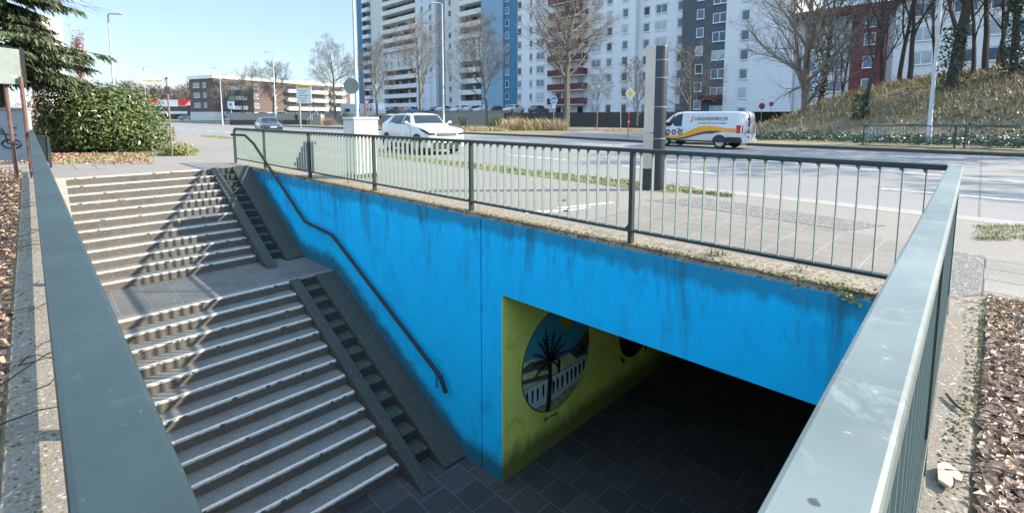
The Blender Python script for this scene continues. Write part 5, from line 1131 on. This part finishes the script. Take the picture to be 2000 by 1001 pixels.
# ---- small sign post left of it seen edge on, two no stopping signs at the junction
eo=thing("direction_arm_sign","thin post with two small sign plates seen edge on before the dark wall","sign",pxd(1212,47)); MB().tube([(0,0,-.1),(-.12,0,zt(182,47))],.04,6).build("post",M['zinc'],eo); m=plate_m(Vector((-.12,0,zt(187,47))),lx*.3+fh); MB().box(-.35,.35,-.45,.2,-.02,.02,m).build("plate",M['zinc_d'],eo)
for px,py,d,r_,l in ((1484,207,47,.30,"round red edged no stopping sign above the van's rear"),(1502,203,56,.27,"smaller round sign farther back right of the no stopping sign")):
    q=thing("no_stopping_sign",l,"sign",pxd(px,d,.0)); z_=zt(py,d); MB().tube([(0,0,-.1),(0,0,z_+.2)],.03,6).build("post",M['zinc_d'],q); m=plate_m(Vector((0,0,z_))-fh*.05,lx); e1,e2=m.to_3x3()@Vector((1,0,0)),m.to_3x3()@Vector((0,1,0))
    MB().disc(m@Vector((0,0,0)),e1,e2,r_,20).build("red_ring",M['redlamp'],q); MB().disc(m@Vector((0,0,.006)),e1,e2,r_*.80,20).build("dark_field",M['b_grey'],q); b=MB(); b.box(-r_*.8,r_*.8,-.018,.018,.008,.012,m@Matrix.Rotation(.8,4,'Z')); b.box(-r_*.8,r_*.8,-.018,.018,.013,.016,m@Matrix.Rotation(-.8,4,'Z')); b.build("cross_bars",M['redlamp'],q)
    if d==47: MB().box(-.22,.22,.55,.68,-.01,.01,m).build("supplementary_plate",M['plate'],q)
# ---- steel column by the kerb: dark cylinder with a pale cover strip
M['colgrey']=plain("charcoal_column_paint",(.040,.045,.052),.32,.3,.15,2); M['colpale']=plain("pale_aluminium_cover",(.52,.48,.42),.35,.4,.1,1.5)
q=G(1281.5,370); col=thing("steel_column","tall charcoal cylindrical column with a pale cover strip on its left side beside the kerb","column",q); dq=q.dot(fh); hc_=zt(91,dq); k_=dq/FPX
b=MB(); R1=14.5*k_; b.lathe([(R1,-.05),(R1,.75*hc_*.12)],28,(0,0)); MB().lathe([(R1,-.05),(R1,hc_-.012),(R1*.97,hc_)],32).build("cylinder",M['colgrey'],col,True)
for z_ in (.36,.58,.78,.9): MB().lathe([(R1+.002,hc_*z_),(R1+.006,hc_*z_+.004),(R1+.006,hc_*z_+.018),(R1+.002,hc_*z_+.022)],32).build("seam_ring",M['zinc_d'],col)
a_=-lx*(19.*k_); rz_=Matrix.Rotation(R_(45),4,'Z')
b=MB(); nseg=10
def cov(z0,z1,mt,nm):
    b=MB(); w_=7.0*k_; pts=[]
    for kk in range(nseg+1):
        an=math.pi*(.5+kk/nseg) ; pts.append(Vector((math.cos(an)*w_*1.3,math.sin(an)*w_*1.1,0)))
    pts+= [Vector((w_*1.1,-w_*1.1,0)),Vector((w_*1.1,w_*1.1,0))]
    o_=a_-fh*.02
    b.prism([rz_@p_+o_+Vector((0,0,z0)) for p_ in pts],(0,0,z1-z0)); b.build(nm,M[mt],col,bevel=.004)
cov(.42,hc_*.40,'colpale',"cover_strip"); cov(hc_*.405,hc_+.01,'colpale',"cover_strip"); cov(-.05,.417,'colgrey',"cover_base")
# ---- railing across the road
fr=thing("far_railing","dark green railing with a white notice round the opposite stairwell","railing",G(1685,283)); o_=Vector(fr.location)
fe=Vector((18,-.1,0)); sde=Vector((.5,5.0,0)); M['rail_far']=plain("far_railing_paint",(.025,.06,.065),.5,0,.2,3); M['rail_far2']=plain("far_railing_lit_bars",(.20,.29,.29),.5,0,.2,3)
hr_=1.0
b=MB()
for p_,q_ in ((Vector((0,0,0)),fe),(Vector((0,0,0)),sde),(sde,sde+fe)): bar_between(b,p_,q_,.045,hr_-.05,hr_); bar_between(b,p_,q_,.03,.18,.21)
b.build("rails",M['rail_far'],fr)
for x in (0,3.4,3.72,6.5,6.75,9.5,13): MB().tube([(x,-.006*x,-.02),(x,-.006*x,hr_-.052)],.035,6).build("post",M['rail_far'],fr)
for i in range(1,34):
    c=Vector((.14*i,-.001*i,0)) if i%1==0 else None
    b=MB(); bar_between(b,c-Vector((.005,0,0)),c+Vector((.005,0,0)),.022,.211,hr_-.051); b.build("baluster",M['rail_far'],fr)
for i in range(1,30):
    c=sde+Vector((.14*i,0,0)); b=MB(); bar_between(b,c-Vector((.008,0,0)),c+Vector((.008,0,0)),.022,.211,hr_-.051); b.build("baluster",M['rail_far2'],fr)
for i in range(1,14):
    c=sde*(i/14); b=MB(); bar_between(b,c-Vector((.0,.008,0)),c+Vector((.0,.008,0)),.022,.211,hr_-.051); b.build("baluster",M['rail_far2'],fr)
b=MB()
for i in range(110): x=4.7+i*.12; b.box(x-.006,x+.006,-.006*x-.01,-.006*x+.01,.21,hr_-.051)
for i in range(6): b.box(3.8,17.9,-.04,-.02,.30+i*.13,.305+i*.13)
stuff(b.build("mesh_infill",M['rail_far'],fr))
MB().box(7.15,7.95,-.14,-.10,.62,.98).build("notice_plate",M['plate'],fr); b=MB()
for k in range(4): b.box(7.22,7.86-.1*(k%2),-.146,-.142,.68+k*.075,.71+k*.075)
b.build("notice_lettering",M['zinc_d'],fr)
bp2=thing("stairwell_parapet","low concrete parapet with a blue painted inner side under the far railing","wall",o_+Vector((0,0,0)))
MB().box(-.15,18,-.10,.22,-.1,.012).build("kerb",M['conc_dark'],bp2); MB().box(-.15,18.6,4.85,5.2,-.1,.16).build("rear_kerb",M['kerb'],bp2); MB().box(1.3,18.5,4.80,4.846,-.1,.155).build("blue_face",M['blue'],bp2)
# ---- outdoor steps with a white railing at the far wall
os_=thing("outdoor_steps","outdoor steps with pale railing leading up to the car park beside the dark opening","stairs",pxd(612,72,.2)); k_=72/FPX; m45=Matrix.Rotation(R_(45),4,'Z')
MB().prism([m45@Vector((-10*k_,0,0)),m45@Vector((16*k_,0,0)),m45@Vector((16*k_,0,19*k_)),m45@Vector((12*k_,0,19*k_))],m45@Vector((0,1.5,0))).build("flight",M['kerb'],os_)
for y_ in (-.05,): 
    MB().tube([m45@Vector((-10*k_,y_,9*k_)),m45@Vector((12*k_,y_,28*k_)),m45@Vector((18*k_,y_,28*k_))],.05,6).build("hand_rail",M['plate'],os_)
    for x in (-9,0,11): MB().tube([m45@Vector((x*k_,y_,(x+10)*.86*k_)),m45@Vector((x*k_,y_,(9+(x+10)*.86)*k_))],.03,6).build("rail_post",M['plate'],os_)
# ---- low light wall left of it with a dark gap
lw=thing("low_wall","pale low wall along the car park in front of the brown block","wall",pxd(520,82,0)); MB().box(-6.0,9.5,0,.3,-.1,1.9,m45).build("wall_body",M['kerb'],lw); MB().box(-6.0,9.5,-.02,-.004,-.05,.75,m45).build("dark_base",M['kerb_d'],lw)
# ---- pedestrian
pe=thing("person","person in a dark coat walking past the low wall far away","person",pxd(581,76,.2),R_(-60))
def body():
    b=MB(); 
    b.tube([(0,.10,.02),(0,.10,.45),(0,.09,.85)],[.06,.065,.10],8); b.tube([(.12,-.10,.02),(.05,-.10,.45),(0,-.09,.85)],[.06,.065,.10],8); b.lathe([(.17,.80),(.21,.95),(.18,1.12),(.22,1.35),(.20,1.45),(.07,1.50),(.06,1.55)],12)
    for s in (-1,1): b.tube([(0,s*.22,1.42),(.04*s,s*.27,1.15),(.16,s*.24,.95)],[.065,.055,.04],8)
    return b
me_=body().build("coat_and_trousers",M['ink'],pe,True); M['skin']=plain("skin",(.42,.26,.19),.6,0,.1,4); MB().lathe([(.001,1.52),(.06,1.55),(.09,1.62),(.10,1.69),(.08,1.76),(.001,1.79)],12).build("head",M['skin'],pe,True); MB().lathe([(.105,1.70),(.108,1.74),(.08,1.795),(.001,1.81)],12).build("hair",M['ink'],pe,True)
# ---- specks of litter on steps and floor
b=MB(); r=random.Random(66)
for _ in range(150):
    i=r.randrange(1,25); x,z=NX[i]; xp=NX[i-1][0]; x0=x-r.uniform(.07,.26); y=r.uniform(.6,3.4) if r.random()<.8 else r.uniform(3.95,4.1); leafpts(b,r,Vector((x0,y,z+.012)),r.uniform(.012,.04),Vector((0,0,1)),.7)
for _ in range(90): leafpts(b,r,Vector((r.uniform(-5.6,-.5),r.uniform(.5,8),ZF+.014)),r.uniform(.012,.035),Vector((0,0,1)),.7)
for _ in range(60): leafpts(b,r,Vector((r.uniform(-11.7,-10),r.uniform(.6,4.4),zs(12)+.012)),r.uniform(.012,.035),Vector((0,0,1)),.7)
stuff(b.build("litter_specks",M['litter']))
# ---- chip of stone and a stick on the right ledge
sc_=MB(); c=G(1845,935,.03); pts=[G(*p_,.03) for p_ in ((1830,910),(1845,905),(1866,918),(1880,932),(1878,944),(1866,940),(1860,934),(1862,946),(1854,954),(1832,940))]; sc_.prism([p_-c for p_ in pts],(0,0,.012)); M['chip']=plain("pale_stone_chip",(.42,.35,.29),.7,0,.1,20,.3)
tag(sc_.build("stone_flake",M['chip'],loc=c),"pale broken stone flake lying on the right concrete ledge","stone")
c=G(1865,785,.03); st_=MB(); st_.tube([G(*p_,.03)-c for p_ in ((1848,768),(1858,780),(1872,794),(1886,803))],[.006,.008,.007,.004],6); tag(st_.build("stick",M['bark_d'],loc=c),"short dark stick lying on the right concrete ledge","stick")
# ================================================================= MURAL on the tunnel wall (flat paint layers)
M['m_sky']=plain("mural_blue",(0.043,0.319,0.522),.8,0,.15,6); M['m_black']=plain("mural_black",(.008,.009,.008),.8,0,.1,6); M['m_sun']=plain("mural_ochre",(0.522,0.290,0.022),.8,0,.1,6); M['m_pale']=plain("mural_pale_blue",(0.493,0.696,0.725),.8,0,.1,6); M['m_sand']=plain("mural_sand",(0.377,0.392,0.217),.8,0,.25,9); M['m_hill']=plain("mural_grey",(0.080,0.094,0.087),.8,0,.3,7); M['m_land']=plain("mural_pale_land",(0.522,0.609,0.319),.8,0,.2,6); M['m_red']=plain("mural_dark_red",(.06,.015,.015),.8,0,.2,6)
MC=onX(1083,712,TX0); CY0,CZ0,MR=5.86,-2.50,.86
mu=thing("mural","round mural of a dark palm tree above a white balustrade on the green tunnel wall","mural",(TX0,CY0,CZ0))
def mp(px,py,l): q=onX(px,py,TX0); return Vector((.002+.0022*l,q.y-CY0,q.z-CZ0))
def clipc(v,R):
    d=math.hypot(v.y,v.z); return v if d<=R else Vector((v.x,v.y*R/d,v.z*R/d))
def circ(R,l,n=48): return [Vector((.002+.0022*l,R*math.cos(2*math.pi*k/n),R*math.sin(2*math.pi*k/n))) for k in range(n)]
def fp(b,pts,l,clip=True):
    v=[mp(*p_,l) for p_ in pts]; v=[clipc(p_,MR-.02) for p_ in v] if clip else v; b.poly(v)
def densep(pts,n=8): 
    o=[]
    for a,c in zip(pts,pts[1:]+pts[:1]): o+=[(a[0]+(c[0]-a[0])*k/n,a[1]+(c[1]-a[1])*k/n) for k in range(n)]
    return o
MB().poly(circ(MR,0)).build("outline",M['m_black'],mu); MB().poly(circ(MR-.02,1)).build("painted_sky",M['m_sky'],mu)
b=MB(); fp(b,densep([(1015,712),(1040,700),(1062,708),(1085,705),(1110,690),(1135,668),(1150,640),(1152,690),(1140,700),(1015,770)]),2); b.build("painted_land",M['m_land'],mu)
b=MB(); fp(b,densep([(1018,722),(1036,706),(1055,703),(1075,712),(1072,722),(1045,722),(1020,730)]),3); b.build("painted_hill",M['m_hill'],mu); b=MB(); fp(b,densep([(1018,742),(1045,735),(1072,728),(1070,738),(1045,744),(1018,752)]),3); b.build("painted_hill",M['m_hill'],mu); b=MB(); fp(b,densep([(1108,685),(1128,668),(1146,640),(1150,655),(1146,690),(1126,700),(1120,694)]),3); b.build("painted_hill",M['m_hill'],mu)
b=MB(); fp(b,densep([(1036,808),(1070,786),(1105,762),(1136,736),(1140,760),(1110,800),(1068,812)]),3); b.build("painted_ground",M['m_sand'],mu)
b=MB(); fp(b,densep([(1020,764),(1060,743),(1100,722),(1146,694),(1136,736),(1105,760),(1070,785),(1036,800)]),4); b.build("painted_balustrade",M['m_pale'],mu)
b=MB()
for x0,y0,s_ in ((1028,779,1),(1039,774,1),(1049,769,.95),(1060,762,.95),(1080,754,.9),(1088,748,.9),(1097,743,.9),(1107,736,.9),(1115,730,.85),(1123,725,.85),(1131,719,.8),(1139,712,.8)):
    fp(b,[(x0-2.2,y0-8*s_),(x0-1,y0-14*s_),(x0+1,y0-14*s_),(x0+2.4,y0-9*s_),(x0+1.6,y0+8*s_),(x0+.6,y0+15*s_),(x0-.9,y0+15*s_),(x0-1.8,y0+6*s_)],5)
for a,c in (((1020,764),(1146,694)),((1036,800),(1136,736))): fp(b,[a,c,(c[0],c[1]+1.4),(a[0],a[1]+1.4)],5)
for k in range(14):
    x0=1050+(k*37)%70; y0=790-(x0-1050)*.62+((k*13)%20); fp(b,[(x0,y0),(x0+7,y0-6),(x0+7.5,y0-5),(x0+.6,y0+1)],5)
b.build("painted_balusters",M['m_black'],mu)
b=MB(); v=[]; sc0=mp(1109,618,2)
b.poly([clipc(sc0+Vector((0,.17*math.cos(2*math.pi*k/24),.20*math.sin(2*math.pi*k/24))),MR-.02) for k in range(24)]); b.build("painted_sun",M['m_sun'],mu)
# palm
b=MB(); fp(b,[(1069,708),(1076,706),(1077,740),(1075,780),(1071,806),(1063,806),(1067,770),(1069,740)],7)
r=random.Random(4); hx,hy=1072,705
for ex,ey,bend in ((1064,640,-2),(1082,641,2),(1098,649,5),(1104,668,6),(1111,682,6),(1090,700,4),(1047,664,-4),(1037,692,-7),(1038,715,-4),(1041,740,-3),(1090,716,4),(1058,655,-1)):
    n=10; cx=[(hx+(ex-hx)*t+0,hy+(ey-hy)*t-7*math.sin(t*math.pi)*(.6 if abs(ex-hx)>12 else .1)) for t in [k/n for k in range(n+1)]]
    for k in range(n):
        (xa,ya),(xb,yb)=cx[k],cx[k+1]; dx,dy=xb-xa,yb-ya; L=math.hypot(dx,dy); nx,ny=-dy/L,dx/L; w_=5.2*math.sin((k+.6)/n*math.pi)**.6*(.75)
        fp(b,[(xa-nx*.8,ya-ny*.8),(xa+dx*.35-nx*w_,ya+dy*.35-ny*w_),(xb+dx*.1,yb+dy*.1),(xa+dx*.35+nx*w_,ya+dy*.35+ny*w_),(xa+nx*.8,ya+ny*.8)],7)
for ex,ey in ((1122,672),(1128,668),(1136,664),(1142,668),(1118,682),(1124,690),(1145,678)):
    fp(b,[(1134,688),(1134+(ex-1134)*.5-2,688+(ey-688)*.5-3),(ex,ey),(1134+(ex-1134)*.5+2,688+(ey-688)*.5+2)],6)
fp(b,[(1088,700),(1094,702),(1093,715),(1091,728),(1088,727),(1087,714)],6)
b.build("painted_palm",M['m_black'],mu)
b=MB()
for x0,y0,h_ in ((1063,819,5),(1066,816,4),(1069,817,4),(1074,813,5),(1078,811,4),(1082,810,5),(1086,807,5)): fp(b,[(x0,y0-h_/2-1),(x0+2.4,y0-h_/2-2),(x0+2.2,y0+h_/2-2),(x0-.6,y0+h_/2-.6)],1,False)
fp(b,[(1062,822),(1072,816),(1072,817.4),(1062,823.4)],1,False); b.build("painted_signature",M['m_black'],mu)
mu2=thing("mural","second dark round mural deeper inside the tunnel half cut by the lintel","mural",(TX0,8.25,-2.75)); 
MB().poly([Vector((.003,.56*math.cos(2*math.pi*k/32),.58*math.sin(2*math.pi*k/32))) for k in range(32)]).build("outline",M['m_black'],mu2); MB().poly([Vector((.006,-.30+.18*math.cos(2*math.pi*k/24),.1+.40*math.sin(2*math.pi*k/24))) for k in range(24)]).build("painted_figure",M['m_red'],mu2)
b=MB(); 
for y_,z_ in ((-.5,-.42),(-.42,-.5),(.42,-.52),(.5,-.44)): b.poly([(.004,y_,z_),(.004,y_+.06,z_+.02),(.004,y_+.07,z_-.10),(.004,y_+.02,z_-.12)])
b.build("painted_feet",M['m_black'],mu2)
